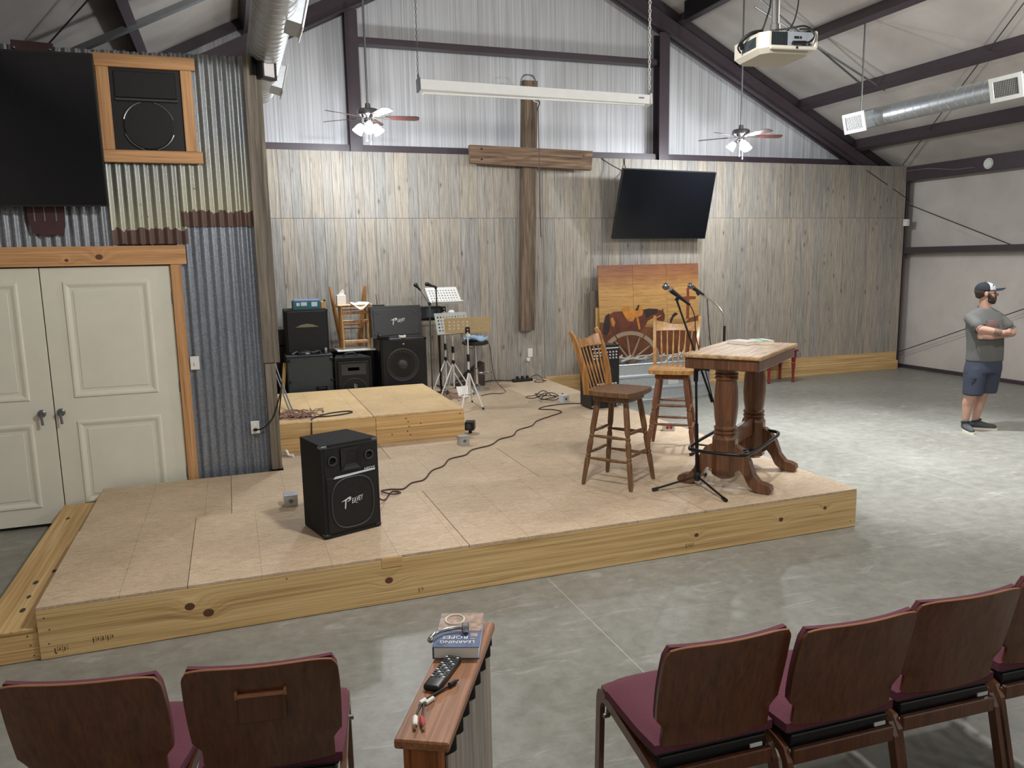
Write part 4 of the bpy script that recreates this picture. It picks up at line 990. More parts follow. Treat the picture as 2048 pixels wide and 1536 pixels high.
P('gooseneck', MB().tube(smooth_path([(4.30, 6.158, 1.46), (4.305, 6.169, 1.544), (4.272, 6.195, 1.622), (4.211, 6.228, 1.692), (4.115, 6.272, 1.754), (4.09, 6.285, 1.768)]), .0095, 8), 'chrome', t, smooth=1)
for ex, ey in ((3.86, 6.02), (4.40, 5.72), (4.36, 6.33)):
    P('leg', MB().rod(b1 + Vector((0, 0, .07)), (ex, ey, SH + .016), .009, 8).rod((ex + (b1.x - ex) * .12, ey + (b1.y - ey) * .12, SH + .02), (ex, ey, SH + .014), .014, 8), 'black_metal', t)
P('mic_clip', MB().rod((4.10, 6.28, 1.755), (4.085, 6.29, 1.785), .017, 10), 'black_plastic', t)
base(t, tuple(b1))
mic('microphone', (4.14, 6.262, 1.752), (4.029, 6.317, 1.839), 'silver topped microphone on the gooseneck behind the bar table')
cable('microphone_cable', [(3.425, 5.375, 1.73), (3.46, 5.36, 1.64), (3.47, 5.34, 1.45), (3.52, 5.28, 1.2), (3.56, 5.2, .9), (3.60, 5.18, .6), (3.66, 5.2, .36), (3.7, 5.3, SH + .006), (3.75, 5.55, SH + .006)], .0042, 'cable_black', 'thin black cable hanging from the boom microphone down past the bar table')
cable('microphone_cable', [(4.14, 6.262, 1.752), (4.17, 6.25, 1.70), (4.18, 6.24, 1.5), (4.20, 6.2, 1.2), (4.24, 6.12, .9), (4.27, 6.08, .6), (4.3, 6.05, SH + .006), (4.4, 6.2, SH + .006)], .0042, 'cable_black', 'thin black cable hanging from the gooseneck microphone')

# ------------------------------------------------------------------ backline behind the riser
def ring(parent, c, r, tr, mat, name='driver_ring'):
    return P(name, MB().tube([(c[0] + r * math.cos(a), c[1], c[2] + r * math.sin(a)) for a in [2 * PI * k / 28 for k in range(28)]], tr, 5, True), mat, parent, smooth=1)
t = thing('speaker_cabinet', 'slate coloured speaker cabinet turned backwards behind the riser, littered with small gear', 'speaker', (.86, 9.90, SH))
P('cabinet', MB().box(-.272, .272, -.20, .25, .035, .70, .012), 'slate_vinyl', t)
P('top_trim', MB().box(-.275, .275, -.203, .253, .70, .715, .004), 'grille_ring', t)
P('jack_dish', MB().box(.06, .19, -.206, -.199, .20, .33, .012), 'black_plastic', t)
P('jack_rim', MB().tube([(.06, -.206, .20), (.19, -.206, .20), (.19, -.206, .33), (.06, -.206, .33)], .006, 6, True), 'grille_ring', t)
P('handle', MB().box(.075, .175, -.215, -.205, .29, .31, .004), 'black_metal', t)
for sx_ in (-1, 1):
    for z_ in (.06, .40, .66): P('corner_guard', MB().box(sx_ * .255 - .022, sx_ * .255 + .022, -.208, -.17, z_ - .02, z_ + .02, .005), 'black_metal', t)
    P('caster', MB().lathe([(.016, -.012), (.017, 0), (.016, .012)], 12, T(sx_ * .22, -.14, .0175) @ RY(PI / 2)), 'black_plastic', t)
t = thing('speaker', 'black carpeted loudspeaker with a curved badge, carrying the teal box', 'speaker', (.865, 10.06, SH + .716))
P('cabinet', MB().box(-.255, .255, -.20, .2, 0, .545, .008), 'black_carpet', t)
P('grille', MB().box(-.235, .235, -.210, -.199, .02, .525, .005), 'grille_black', t)
P('badge', MB().prism([(-.14, .33), (-.07, .36), (0, .372), (.07, .36), (.14, .33)], -.2135, -.209), 'brass_plate', t)
for sx_ in (-1, 1): P('corner_guard', MB().box(sx_ * .245 - .02, sx_ * .245 + .014, -.206, -.17, .52, .55, .004), 'black_plastic', t)
z0 = SH + .716 + .545
t = thing('box', 'teal cardboard box with white labels on the badged loudspeaker', 'box', (.885, 10.05, z0))
P('carton', MB().box(-.165, .165, -.11, .11, 0, .10, .003), 'teal_box', t)
P('lid', MB().box(-.15, .163, -.10, .112, .1005, .112, .002), 'lilac_box', t)
for a, b_, h0, h1 in ((-.125, -.085, .04, .08), (-.07, .0, .04, .085), (.055, .125, .03, .085)):
    P('label', MB().box(a, b_, -.1115, -.1095, h0, h1), 'label_white', t)
t = thing('wooden_block', 'little orange wooden block with a black knob beside the teal box', 'block', (1.085, 10.05, z0))
P('body', MB().box(-.025, .03, -.05, .05, 0, .085, .004), 'oak_light', t)
P('knob', MB().sphere((.02, -.04, .095), .014, None, 10, 6), 'black_plastic', t, smooth=1)
# small gear on the slate cabinet
zc = SH + .716
t = thing('wireless_receiver', 'small black receiver with tangled leads on the slate cabinet', 'receiver', (.82, 9.78, zc))
P('body', MB().box(-.09, .11, -.03, .05, 0, .035, .004), 'black_plastic', t)
P('lead', MB().tube(smooth_path([(-.1, -.04, .006), (-.06, -.05, .04), (0, -.055, .05), (.07, -.05, .03), (.12, -.04, .006), (.16, -.02, .006)]), .006, 6), 'cable_black', t)
P('display', MB().box(0, .05, -.0315, -.0295, .01, .025), 'label_white', t)
for k, (x_, y_, a_) in enumerate(((.70, 9.76, .3), (.955, 9.765, -.5))):
    t = thing('cable_adapter', ['silver and black plug adapter at the left end of the slate cabinet', 'chrome plug adapter near the silver can on the slate cabinet'][k], 'adapter', (x_, y_, zc), a_)
    P('plug', MB().rod((-.04, 0, .02), (.02, 0, .045), .012, 8), 'chrome', t); P('boot', MB().rod((.02, 0, .045), (.06, 0, .012), .010, 8), 'black_plastic', t)
t = thing('can', 'small silver can at the right end of the slate cabinet', 'can', (1.06, 9.77, zc))
P('body', MB().lathe([(.022, 0), (.023, .005), (.023, .068), (.019, .074)], 16), 'steel_grey', t, smooth=.6)
P('lid', MB().lathe([(.019, .0745), (.019, .08)], 16), 'chrome', t)
t = tag(MB().box(-.02, .02, -.045, .045, 0, .62, .002, RY(math.radians(8)) @ RX(math.radians(-8))).build('lumber_offcut', 'lumber_yellow'), 'pale yellow board leaning on the left side of the slate cabinet', 'board')
t.location = (.49, 9.80, SH + .01)
t = thing('road_case', 'black equipment case behind the slate cabinet, beside the corner post', 'case', (.52, 10.55, SH))
P('body', MB().box(-.2, .2, -.2, .2, 0, .78, .01), 'black_plastic', t); P('lid', MB().box(-.205, .205, -.205, .205, .785, 1.0, .01), 'tv_bezel', t)
P('latch', MB().box(-.03, .03, -.211, -.204, .75, .82, .002), 'steel_grey', t); P('edge_trim', MB().box(-.207, .207, -.208, -.2, .985, 1.003, .002), 'steel_grey', t)
# small monitor with the black bars behind it
t = thing('speaker', 'low black wedge-backed loudspeaker with sideways lettering behind the riser', 'speaker', (1.372, 9.82, SH))
P('cabinet', MB().prism([(-.225, -.16), (.225, -.16), (.16, .2), (-.16, .2)], 0, .66, None, 'z'), 'black_carpet', t)
P('baffle', MB().box(-.195, .195, -.172, -.159, .02, .62, .01), 'grille_black', t)
hz = MB(); a = [(-.15, .45), (.15, .45), (.15, .585), (-.15, .585)]; b_ = [(-.07, .50), (.07, .50), (.07, .54), (-.07, .54)]
hz.add([(x_, -.176, z_) for x_, z_ in a] + [(x_, -.172, z_) for x_, z_ in b_], [(0, 1, 5, 4), (1, 2, 6, 5), (2, 3, 7, 6), (3, 0, 4, 7), (4, 5, 6, 7)])
P('horn', hz, 'grille_ring', t); ring(t, (0, -.174, .25), .155, .007, 'grille_ring')
logo(t, T(.01, -.176, .25) @ FRONT @ RZ(math.radians(78)), .95)
P('handle', MB().tube(smooth_path([(-.10, 0, .655), (-.06, 0, .70), (.04, 0, .70), (.08, 0, .655)]), .012, 6), 'black_plastic', t)
# white topped post table with wooden stools
t = thing('post_table', 'white topped post stand carrying a wooden stool above the lettered loudspeaker', 'stand', (1.49, 10.28, SH))
P('top', MB().box(-.245, .245, -.19, .19, .69, .71, .004), 'white_plastic', t)
P('collar', MB().lathe([(.03, .61), (.05, .63), (.10, .68), (.10, .69)], 16), 'black_plastic', t)
P('post', MB().lathe([(.025, .03), (.025, .64)], 14), 'black_metal', t); P('foot_plate', MB().lathe([(.18, 0), (.18, .015), (.03, .035)], 20), 'black_metal', t)
zt_ = SH + .71
t = thing('wooden_stool', 'light wooden stool standing on the white topped post stand', 'stool', (1.50, 10.28, zt_))
P('seat', MB().box(-.225, .225, -.15, .15, .555, .58, .01), 'oak_light', t)
for sx_ in (-1, 1):
    for sy_ in (-1, 1): P('leg', MB().between((sx_ * .165, sy_ * .13, 0), (sx_ * .17, sy_ * .11, .556), [(.014, 0), (.017, .5), (.014, 1)], 8), 'oak_light', t)
    P('side_rung', MB().rod((sx_ * .166, -.125, .12), (sx_ * .166, .125, .12), .009, 8), 'oak_stool', t)
for z_ in (.10, .36, .47): P('rung', MB().box(-.165, .165, -.132, -.108, z_ - .018, z_ + .018, .004), 'oak_light' if z_ < .2 else 'oak_stool', t)
t = thing('wooden_stool', 'brown wooden stool upside down with legs in the air, behind the post stand', 'stool', (1.50, 10.72, SH))
P('seat', MB().box(-.2, .2, -.16, .16, .66, .70, .012), 'oak_legs_red', t)
P('under_crate', MB().box(-.33, .33, -.18, .18, 0, .655, .008), 'black_carpet', t)
for sx_ in (-1, 1):
    for sy_ in (-1, 1):
        P('leg', MB().between((sx_ * .12, sy_ * .10, .70), (sx_ * .235 + sy_ * .02, sy_ * .16, 1.50), [(.018, 0), (.022, .3), (.024, .62), (.018, .66), (.024, .69), (.02, .9), (.012, 1)], 10), 'oak_stool', t, smooth=.6)
for z_ in (.95, 1.2):
    P('rung', MB().rod((-.16, -.12, z_), (.16, -.12, z_), .011, 8), 'oak_legs_red', t); P('rung', MB().rod((-.16, .12, z_ + .03), (.16, .12, z_ + .03), .011, 8), 'oak_legs_red', t)
t = thing('tissue_box', 'white tissue box with a tissue pulled up, on the light wooden stool', 'tissue box', (1.345, 10.27, zt_ + .58))
P('carton', MB().box(-.057, .057, -.057, .057, 0, .118, .003), 'paper_white', t)
P('tissue', MB().slab(lambda u, v: ((u - .5) * .08 * (1 - .7 * v) + .03 * v, .02 * math.sin(5 * u), .117 + .075 * v * (1 - .2 * abs(u - .6))), 6, 4, (0, .003, 0)), 'paper_white', t)
def drape(u, v):
    x = (u - .5) * .25; y = -.16 + v * .16
    z = .012 + .012 * math.sin(9 * u + 3 * v) + (0 if v > .2 else -(.2 - v) * .35 * max(0, math.sin(PI * u)))
    return (x, y, z)
t = tag(MB().slab(drape, 14, 8, (0, 0, .006)).build('hand_towel', 'paper_white', smooth=1), 'white crumpled cloth hanging over the front of the light wooden stool', 'cloth'); t.location = (1.57, 10.28, zt_ + .575)
# sub and wedge
t = thing('speaker', 'large black bass speaker showing its round cone, under the lettered wedge', 'speaker', (2.035, 10.05, SH))
P('cabinet', MB().box(-.30, .30, -.25, .25, 0, .86, .014), 'black_plastic', t)
P('grille', MB().box(-.275, .275, -.258, -.249, .02, .84, .006), 'grille_black', t)
ring(t, (-.02, -.262, .515), .205, .009, 'grille_ring')
P('cone', MB().lathe([(.06, .012), (.10, .004), (.17, .012), (.2, .016)], 28, T(-.02, -.247, .515) @ FRONT, False), 'tv_bezel', t, smooth=.8)
P('dust_cap', MB().lathe([(.07, .004), (.055, .022), (.03, .03), (.001, .033)], 20, T(-.02, -.252, .515) @ FRONT, False), 'grille_ring', t, smooth=.8)
P('badge', MB().box(-.01, .01, -.261, -.257, .775, .79), 'label_white', t)
for sx_ in (-.29, .285):
    for z_ in (.02, .84): P('corner_guard', MB().box(sx_ - .016, sx_ + .016, -.263, -.22, z_ - .015, z_ + .015, .004), 'black_metal', t)
zs = SH + .861
t = thing('speaker', 'black wedge loudspeaker with white slanted lettering on top of the bass speaker', 'speaker', (1.99, 10.08, zs), math.radians(-2))
P('cabinet', MB().prism([(-.22, 0), (.2, 0), (.2, .36), (-.10, .40), (-.14, .39)], -.32, .32, None, 'x'), 'black_plastic', t)
WM = T(0, -.184, .195) @ RX(math.atan2(.08, .39) * -1) @ FRONT
P('grille', MB().box(-.295, .295, -.165, .165, -.002, .006, .004, WM), 'black_plastic', t)
logo(t, WM @ T(.02, .02, .007), .95)
for sx_ in (-.245, .245):
    for sy_ in (-.125, .125): P('screw', MB().lathe([(.017, 0), (.014, .006)], 12, WM @ T(sx_, sy_, .006)), 'grille_ring', t)
t = thing('wireless_receiver', 'small receiver with a thin upright antenna on the lettered wedge', 'receiver', (1.80, 10.16, zs + .385))
P('body', MB().box(-.06, .08, -.04, .08, -.012, .025, .003), 'black_plastic', t); P('antenna', MB().rod((0, .06, .02), (-.012, .06, .16), .006, 6, .004), 'black_plastic', t)
mic('microphone', (1.86, 9.80, zs + .022), (1.745, 9.80, zs + .03), 'black microphone lying on the front edge of the bass speaker', 'black_plastic')
t = tag(MB().lathe([(.03, 0), (.046, 0), (.046, .028), (.03, .028), (.03, 0)], 24, None, False).build('tape_roll', 'paper_white', smooth=.6), 'white roll of tape on the front edge of the bass speaker', 'tape'); t.location = (2.035, 9.845 , zs)
# keyboard on its stand
t = thing('keyboard_stand', 'black upright stand with a dark boxed keyboard at the right of the bass speaker', 'stand', (2.62, 10.86, SH))
P('crossbar', MB().box(-.20, .2, -.1, .1, .99, 1.02, .003), 'black_metal', t)
for sx_ in (-.13, .16):
    P('upright', MB().box(sx_ - .014, sx_ + .014, -.015, .015, .02, 1.0, .003), 'black_metal', t); P('foot', MB().box(sx_ - .016, sx_ + .016, -.2, .2, 0, .022, .003), 'black_metal', t)
t = thing('keyboard', 'dark boxed instrument lying on the black upright stand', 'keyboard', (2.60, 10.84, SH + 1.021))
P('body', MB().box(-.17, .2, -.11, .11, 0, .165, .006), 'black_plastic', t); P('red_lamp', MB().box(-.13, -.10, -.1125, -.109, .05, .09), 'red_paint', t); P('screen', MB().box(-.03, .17, -.1125, -.109, .02, .14, .001), 'slate_vinyl', t)
# two microphones at the back
t = thing('microphone_stand', 'grey boom microphone stand behind the bass speaker', 'microphone stand', (2.53, 10.35, SH))
P('pole', MB().rod((0, 0, .03), (0, 0, 1.26), .010, 8), 'steel_grey', t)
P('boom', MB().rod((.02, 0, 1.22), (-.14, -.02, 1.455), .008, 8), 'steel_grey', t); P('clutch', MB().sphere((0, 0, 1.25), .024, None, 10, 6), 'black_plastic', t)
P('base', MB().lathe([(.13, 0), (.13, .02), (.02, .035)], 20), 'black_metal', t)
mic('microphone', (2.41, 10.335, 1.735), (2.345, 10.33, 1.81), 'black microphone on the grey boom stand at the back', 'black_plastic')
t = thing('microphone_stand', 'straight black microphone stand between bass speaker and white music stand', 'microphone stand', (2.66, 10.38, SH))
P('pole', MB().rod((0, 0, .03), (-.03, -.02, 1.46), .009, 8), 'black_metal', t); P('mic_clip', MB().rod((-.03, -.02, 1.44), (-.05, -.02, 1.49), .015, 8), 'black_plastic', t)
P('base', MB().lathe([(.12, 0), (.12, .02), (.02, .035)], 20), 'black_metal', t)
mic('microphone', (2.645, 10.36, 1.765), (2.505, 10.35, 1.815), 'black microphone on the straight black stand at the back', 'black_plastic')
# music stands
def music_stand(loc, h, rz, tilt, plate_mat, pw, ph, legs, label, pole_mat='music_white', dz=0, rows_=5, cols=10, flip=1):
    t = thing('music_stand', label, 'music stand', loc, rz)
    P('pole', MB().rod((0, 0, .10), (0, 0, .62), .013, 10).rod((0, 0, .6), (0, 0, h), .009, 10), pole_mat, t)
    P('collar', MB().lathe([(.018, .58), (.020, .6), (.020, .66), (.015, .67)], 12).lathe([(.02, .42), (.022, .44), (.022, .47), (.016, .48)], 12), 'black_plastic', t)
    for k, (lx, ly) in enumerate(legs):
        P('leg', MB().tube([(lx * .03, ly * .03, .44), (lx * .97, ly * .97, .02)], .0095, 8), pole_mat, t)
        P('leg_brace', MB().rod((0, 0, .16), (lx * .55, ly * .55, .2), .005, 6), 'music_grey', t)
        P('foot_cap', MB().rod((lx * .95, ly * .95, .03), (lx, ly, .008), .0125, 8), 'black_plastic', t)
    P('tilt_knob', MB().rod((0, -.01, h - .03), (0, .05, h), .016, 8).box(-.03, .03, .0, .02, h - .05, h + .03, .004), 'black_plastic', t)
    M = T(0, 0, h + dz) @ RX(tilt); mb = MB()
    cw, ch_ = pw / (cols + 1.2), ph / (rows_ + 1.6)
    x0_, z0_ = -cw * cols / 2, -ch_ * rows_ / 2
    def q(a, b_, c, d):  mb.add([(a, 0, c), (b_, 0, c), (b_, 0, d), (a, 0, d)], [(0, 1, 2, 3)], M)
    q(-pw / 2, pw / 2, -ph / 2, z0_); q(-pw / 2, pw / 2, -z0_, ph / 2); q(-pw / 2, x0_, z0_, -z0_); q(-x0_, pw / 2, z0_, -z0_)
    for i in range(cols):
        for j in range(rows_):
            cx_, cz_ = x0_ + (i + .5) * cw, z0_ + (j + .5) * ch_; r_ = min(cw, ch_) * .27
            o8 = [(cx_ + r_ * math.cos(PI * k / 4), cz_ + r_ * math.sin(PI * k / 4)) for k in range(8)]
            e8 = [(cx_ + cw / 2 * max(-1, min(1, 1.42 * math.cos(PI * k / 4))), cz_ + ch_ / 2 * max(-1, min(1, 1.42 * math.sin(PI * k / 4)))) for k in range(8)]
            v = [(a, 0, b_) for a, b_ in o8 + e8]; mb.add(v, [(k, (k + 1) % 8, 8 + (k + 1) % 8, 8 + k) for k in range(8)], M)
    pl = P('desk_plate', mb, plate_mat, t); sm = pl.modifiers.new('s', 'SOLIDIFY'); sm.thickness = .003
    P('ledge', MB().box(-pw / 2, pw / 2, -.05 if flip > 0 else 0, 0 if flip > 0 else .05, -ph / 2 - .003, -ph / 2 + .001, .0008, M).box(-pw / 2, pw / 2, (-.052 if flip > 0 else .049), (-.049 if flip > 0 else .052), -ph / 2 - .002, -ph / 2 + .015, .0005, M), plate_mat, t)
    return t
R3 = lambda r_, a0: [(r_ * math.cos(math.radians(a0 + 120 * k)), r_ * math.sin(math.radians(a0 + 120 * k))) for k in range(3)]
music_stand((2.80, 10.62, SH), 1.16, math.radians(8), math.radians(-42), 'music_white', .47, .30, R3(.27, 80), 'white perforated music stand, the tallest, behind the other two', dz=.18)
music_stand((2.80, 10.22, SH), .92, math.radians(14), math.radians(-16), 'music_grey', .50, .30, R3(.28, 200), 'grey perforated music stand in front of the white one', dz=.06)
music_stand((2.72, 9.22, SH), .98, math.radians(-14), math.radians(8), 'music_tan', .56, .19, [(-.12, -.36), (.16, -.20), (.05, .36)], 'tan music stand seen from behind, nearest the stage front', dz=.05, rows_=3, cols=9, flip=-1)
t = tag(MB().lathe([(.03, 0), (.045, .02), (.05, .06), (.035, .08), (.02, .085)], 14, RY(PI / 2)).build('headphone_cup', 'music_white', smooth=1), 'white headphone cup hanging under the tall white music stand', 'headphones'); t.location = (2.83, 10.5, 1.40)
cable('headphone_cable', [(2.90, 10.47, 1.39), (2.93, 10.3, 1.25), (2.92, 10.1, 1.05), (3.0, 10.0, .95), (3.1, 10.2, .985)], .005, 'cable_brown', 'brown lead looping from the headphone cup to the padded stool')
# padded adjustable stool
t = thing('bar_stool', 'round black padded stool on a chrome post at the back of the stage', 'bar stool', (3.20, 10.48, SH))
P('seat', MB().lathe([(.001, .645), (.16, .645), (.185, .66), (.185, .69), (.17, .70), (.001, .70)], 24, None, False), 'pad_black', t, smooth=.7)
P('post', MB().lathe([(.03, .02), (.03, .3), (.02, .31), (.02, .645)], 16), 'chrome', t, smooth=.5)
P('base', MB().lathe([(.19, 0), (.19, .012), (.10, .03), (.03, .09)], 26), 'chrome', t, smooth=.6)
P('footrest', MB().tube(smooth_path([(.0, -.02, .24), (.1, -.1, .24), (.16, -.14, .24), (.22, -.08, .24), (.2, .03, .24), (.03, .03, .24)], 5), .008, 6), 'chrome', t)
t = tag(MB().slab(lambda u, v: ((u - .5) * .30, (v - .5) * .24, .03 + .028 * math.sin(7 * u + 2 * v) * math.sin(6 * v + 1) + .035 * math.exp(-((u - .25) ** 2 + (v - .5) ** 2) * 20)), 16, 12, (0, 0, -.02)).build('crumpled_cloth', 'cloth_blue', smooth=1.2), 'pale blue and white crumpled cloth on the padded stool', 'cloth'); t.location = (3.20, 10.47, SH + .712)
t = tag(MB().sphere((0, 0, 0), .034, None, 12, 8, (1, 1, .8)).build('headphone_cup', 'paper_white', smooth=1), 'white headphone cup on the crumpled cloth of the padded stool', 'headphones'); t.location = (3.09, 10.45, SH + .775)
t = tag(MB().prism([(0, 0), (.45, 0), (.45, .34)], 0, .25).build('floor_wedge', 'dark_wedge'), 'dark brown sloped wedge on the stage behind the music stands', 'wedge'); t.location = (2.98, 10.80, SH)

# ------------------------------------------------------------------ right of the stage: amp, trough, wheel, artwork, bench
t = thing('column_amplifier', 'black upright amplifier with a panel of knobs at the right edge of the stage', 'amplifier', (4.20, 8.60, SH), math.radians(4))
P('cabinet', MB().prism([(-.20, -.15), (.20, -.15), (.17, .16), (-.17, .16)], .012, .77, None, 'z'), 'black_plastic', t)
P('control_panel', MB().box(-.185, .185, -.156, -.149, .575, .75, .003), 'tv_bezel', t)
kn = MB()
for i in range(8):
    for j in range(3): kn.lathe([(.012, 0), (.009, .012)], 8, T(-.155 + i * .044, -.156, .615 + j * .036) @ FRONT)
P('knob', kn, 'knob_white', t, kind='stuff')
P('top_strip', MB().box(-.185, .185, -.158, -.155, .728, .742), 'label_white', t)
P('grille', MB().box(-.18, .18, -.157, -.149, .05, .56, .005), 'grille_black', t)
for z_ in (.19, .42): ring(t, (0, -.159, z_), .105, .006, 'grille_ring')
P('stripe', MB().box(-.12, .16, -.160, -.156, .295, .31), 'label_white', t)
for sx_ in (-.17, .17): P('corner_guard', MB().box(sx_ - .02, sx_ + .02, -.16, -.12, .015, .045, .006), 'steel_grey', t)
for k, (xa, xb) in enumerate(((-.1, .02), (.03, .14))):
    P('patch_lead', MB().tube(smooth_path([(xa, -.16, .6), (xa + .02, -.19, .5), ((xa + xb) / 2, -.2, .36), (xb, -.19, .2), (xb + .06, -.18, .02)]), .005, 6), 'cable_black', t)
# stock tank
def oval(L, W_, n_=40):
    out = []; r = W_ / 2
    for k in range(n_):
        a = 2 * PI * k / n_; out.append((math.copysign(max(0, L / 2 - r), math.cos(a)) + r * math.cos(a), r * math.sin(a)))
    return out
t = thing('stock_tank', 'galvanised oval stock tank on the concrete beside the stage', 'tank', (5.86, 10.36, 0))
lev = [(1.0, 0), (1.0, .03), (1.02, .045), (1.0, .06), (1.0, .18), (1.04, .20), (1.04, .225), (1.0, .245), (1.0, .37), (1.04, .39), (1.04, .415), (1.0, .435), (1.0, .575), (.985, .575), (.975, .3), (.975, .03)]
mb = MB(); v = []; f = []; ov = oval(2.1, .74); N_ = len(ov)
for s_, z_ in lev:
    for a, b_ in ov: v.append((a + (s_ - 1) * .37 * (a / 1.05), b_ * s_, z_))
for i in range(len(lev) - 1):
    for k in range(N_): f.append((i * N_ + k, i * N_ + (k + 1) % N_, (i + 1) * N_ + (k + 1) % N_, (i + 1) * N_ + k))
f.append(tuple(reversed(range(N_)))); f.append(tuple(range((len(lev) - 1) * N_, len(lev) * N_)))
mb.add(v, f); P('shell', mb, 'galvanised', t, smooth=.6)
P('rim', MB().tube([(a, b_, .578) for a, b_ in ov], .014, 8, True), 'galvanised', t, smooth=1)
P('label', MB().box(.15, .33, -.3715, -.369, .25, .33), 'label_white', t)
for k in range(9):
    x0_ = -.85 + k * .2; a0 = R.uniform(-.4, .4)
    o_ = tag(MB().tube(smooth_path([(-.2, 0, 0), (-.05, .03, .03), (.1, -.02, .02), (.2, .02, .05)]), [.022 - .0006 * i for i in range(22)], 7).build('driftwood', 'branch_pale', smooth=1), 'pale dry stick among the heap of sticks lying in the stock tank', 'stick', 'sticks in the stock tank')
    o_.location = (5.86 + x0_, 10.28 + R.uniform(-.12, .16), .57 + R.uniform(0, .05)); o_.rotation_euler = (0, R.uniform(-.25, .1), a0)
tag(MB().slab(lambda u, v: ((u - .5) * 1.9, (v - .5) * .52, .50 + .03 * math.sin(17 * u) * math.sin(9 * v)), 30, 8, (0, 0, -.05)).build('straw_fill', 'branch_pale', smooth=1), 'grey dry fill heaped inside the stock tank', 'straw')['kind'] = 'stuff'
# wagon wheel
t = thing('wagon_wheel', 'old wooden wagon wheel standing in the stock tank', 'wheel', (5.62, 10.42, .57)); t.rotation_euler = (math.radians(-9), 0, math.radians(-12))
for k in range(6):
    a0, a1 = 2 * PI * k / 6 + .02, 2 * PI * (k + 1) / 6 - .02
    pts = []
    for q in range(9): a = a0 + (a1 - a0) * q / 8; pts.append((.455 * math.cos(a), .455 * math.sin(a)))
    for q in range(9): a = a1 + (a0 - a1) * q / 8; pts.append((.395 * math.cos(a), .395 * math.sin(a)))
    P('felloe', MB().prism(pts, -.03, .03), 'wheel_wood', t)
for k in range(12):
    a = 2 * PI * k / 12 + .1
    P('spoke', MB().between((.05 * math.cos(a), 0, .05 * math.sin(a)), (.397 * math.cos(a), 0, .397 * math.sin(a)), [(.018, 0), (.015, .4), (.013, 1)], 8), 'wheel_wood', t)
P('hub', MB().lathe([(.03, -.09), (.06, -.06), (.07, 0), (.06, .06), (.03, .09)], 18, RX(PI / 2)), 'wheel_wood', t, smooth=.8)
# painted board artwork
t = thing('painting', 'large pine board artwork of a saddled horse and a cross, leaning on the wall', 'painting', (6.235, 10.88, .52)); t.rotation_euler = (math.radians(-4), 0, math.radians(.6))
PW, PH = 1.80, 1.49
hs = [.17, .14, .18, .15, .16, .14, .19, .15, .21]
zc_ = PH
for r_, h in enumerate(hs):
    xs = [-PW / 2, -PW / 2 + .60, -PW / 2 + 1.205, PW / 2]
    for a, b_ in zip(xs, xs[1:]):
        o_ = P('board', MB().box(a + .0015, b_ - .0015, -.022, 0, zc_ - h + .0008, zc_ - .0008, .0012), 'painted_boards', t)
    zc_ -= h
P('back_batten', MB().box(-.8, .8, .001, .025, .2, .27).box(-.8, .8, .001, .025, 1.2, 1.27), 'pine_along', t)
Y_ = -.0225
def art(name, pts, mat, d=0):
    return P(name, MB().prism(pts, Y_ - .0008 - d, Y_ - d), mat, t)
gx = [(-PW / 2 + .002, .01), (PW / 2 - .002, .01), (PW / 2 - .002, .66), (.72, .62), (.60, .52), (.3, .47), (0, .50), (-.4, .56), (-PW / 2 + .002, .62)]
art('painted_ground', gx, 'art_ground')
S_ = lambda L: [(-.90 + (a - 115) / 1290 * 1.80, 1.49 - (b_ - 180) * .00123) for a, b_ in L]
art('painted_horse_tail', S_([(240, 780), (190, 810), (165, 900), (150, 1030), (190, 1060), (235, 1000), (250, 900)]), 'horse_dark', .0012)
art('painted_horse', S_([(235, 800), (290, 765), (380, 760), (480, 790), (560, 775), (660, 755), (740, 745), (840, 760), (925, 775), (945, 830), (940, 900), (900, 935), (850, 900), (800, 860), (720, 900), (690, 960), (640, 1010), (600, 1030), (590, 1180), (560, 1200), (545, 1030), (470, 1010), (390, 980), (350, 1040), (320, 1180), (290, 1200), (285, 1040), (240, 950)]), 'horse_brown', .0018)
art('painted_horse_mane', S_([(650, 755), (740, 742), (850, 752), (855, 800), (770, 830), (700, 870), (690, 810)]), 'horse_dark', .0026)
art('painted_ear', S_([(905, 775), (918, 745), (932, 775)]), 'horse_brown', .003)
art('painted_saddle', S_([(385, 730), (430, 705), (490, 705), (520, 770), (560, 740), (590, 690), (640, 700), (670, 760), (650, 830), (560, 850), (530, 900), (470, 890), (430, 830)]), 'saddle_tan', .0032)
art('painted_saddle_horn', S_([(560, 760), (585, 720), (605, 685), (620, 700), (600, 760)]), 'horse_dark', .004)
art('painted_stirrup', S_([(575, 850), (600, 850), (625, 1000), (600, 1005)]), 'saddle_tan', .004)
art('painted_bridle', S_([(790, 880), (890, 830), (895, 842), (800, 892)]), 'saddle_tan', .0036)
art('painted_highlight', S_([(250, 850), (280, 830), (310, 900), (290, 960), (262, 930)]), 'saddle_tan', .0026)
art('painted_cross', S_([(1240, 500), (1275, 500), (1275, 605), (1360, 610), (1360, 645), (1275, 650), (1265, 900), (1225, 900), (1238, 650), (1190, 645), (1190, 610), (1240, 605)]), 'art_cross', .0012)
art('painted_grass', S_([(1010, 900), (1050, 830), (1085, 805), (1120, 830), (1060, 870), (1030, 940), (1010, 940)]), 'horse_dark', .0012)
t = tag(MB().box(-.14, .14, -.012, .012, 0, 1.62, .003).build('leaning_board', 'post_board'), 'grey board standing on the floor behind the left edge of the horse artwork', 'board'); t.location = (5.36, 11.0, 0)
t = tag(MB().box(-.10, .10, -.012, .012, 0, 1.36, .003).build('leaning_board', 'lumber_yellow'), 'pale board standing between the grey board and the horse artwork', 'board'); t.location = (5.40, 10.955, 0)
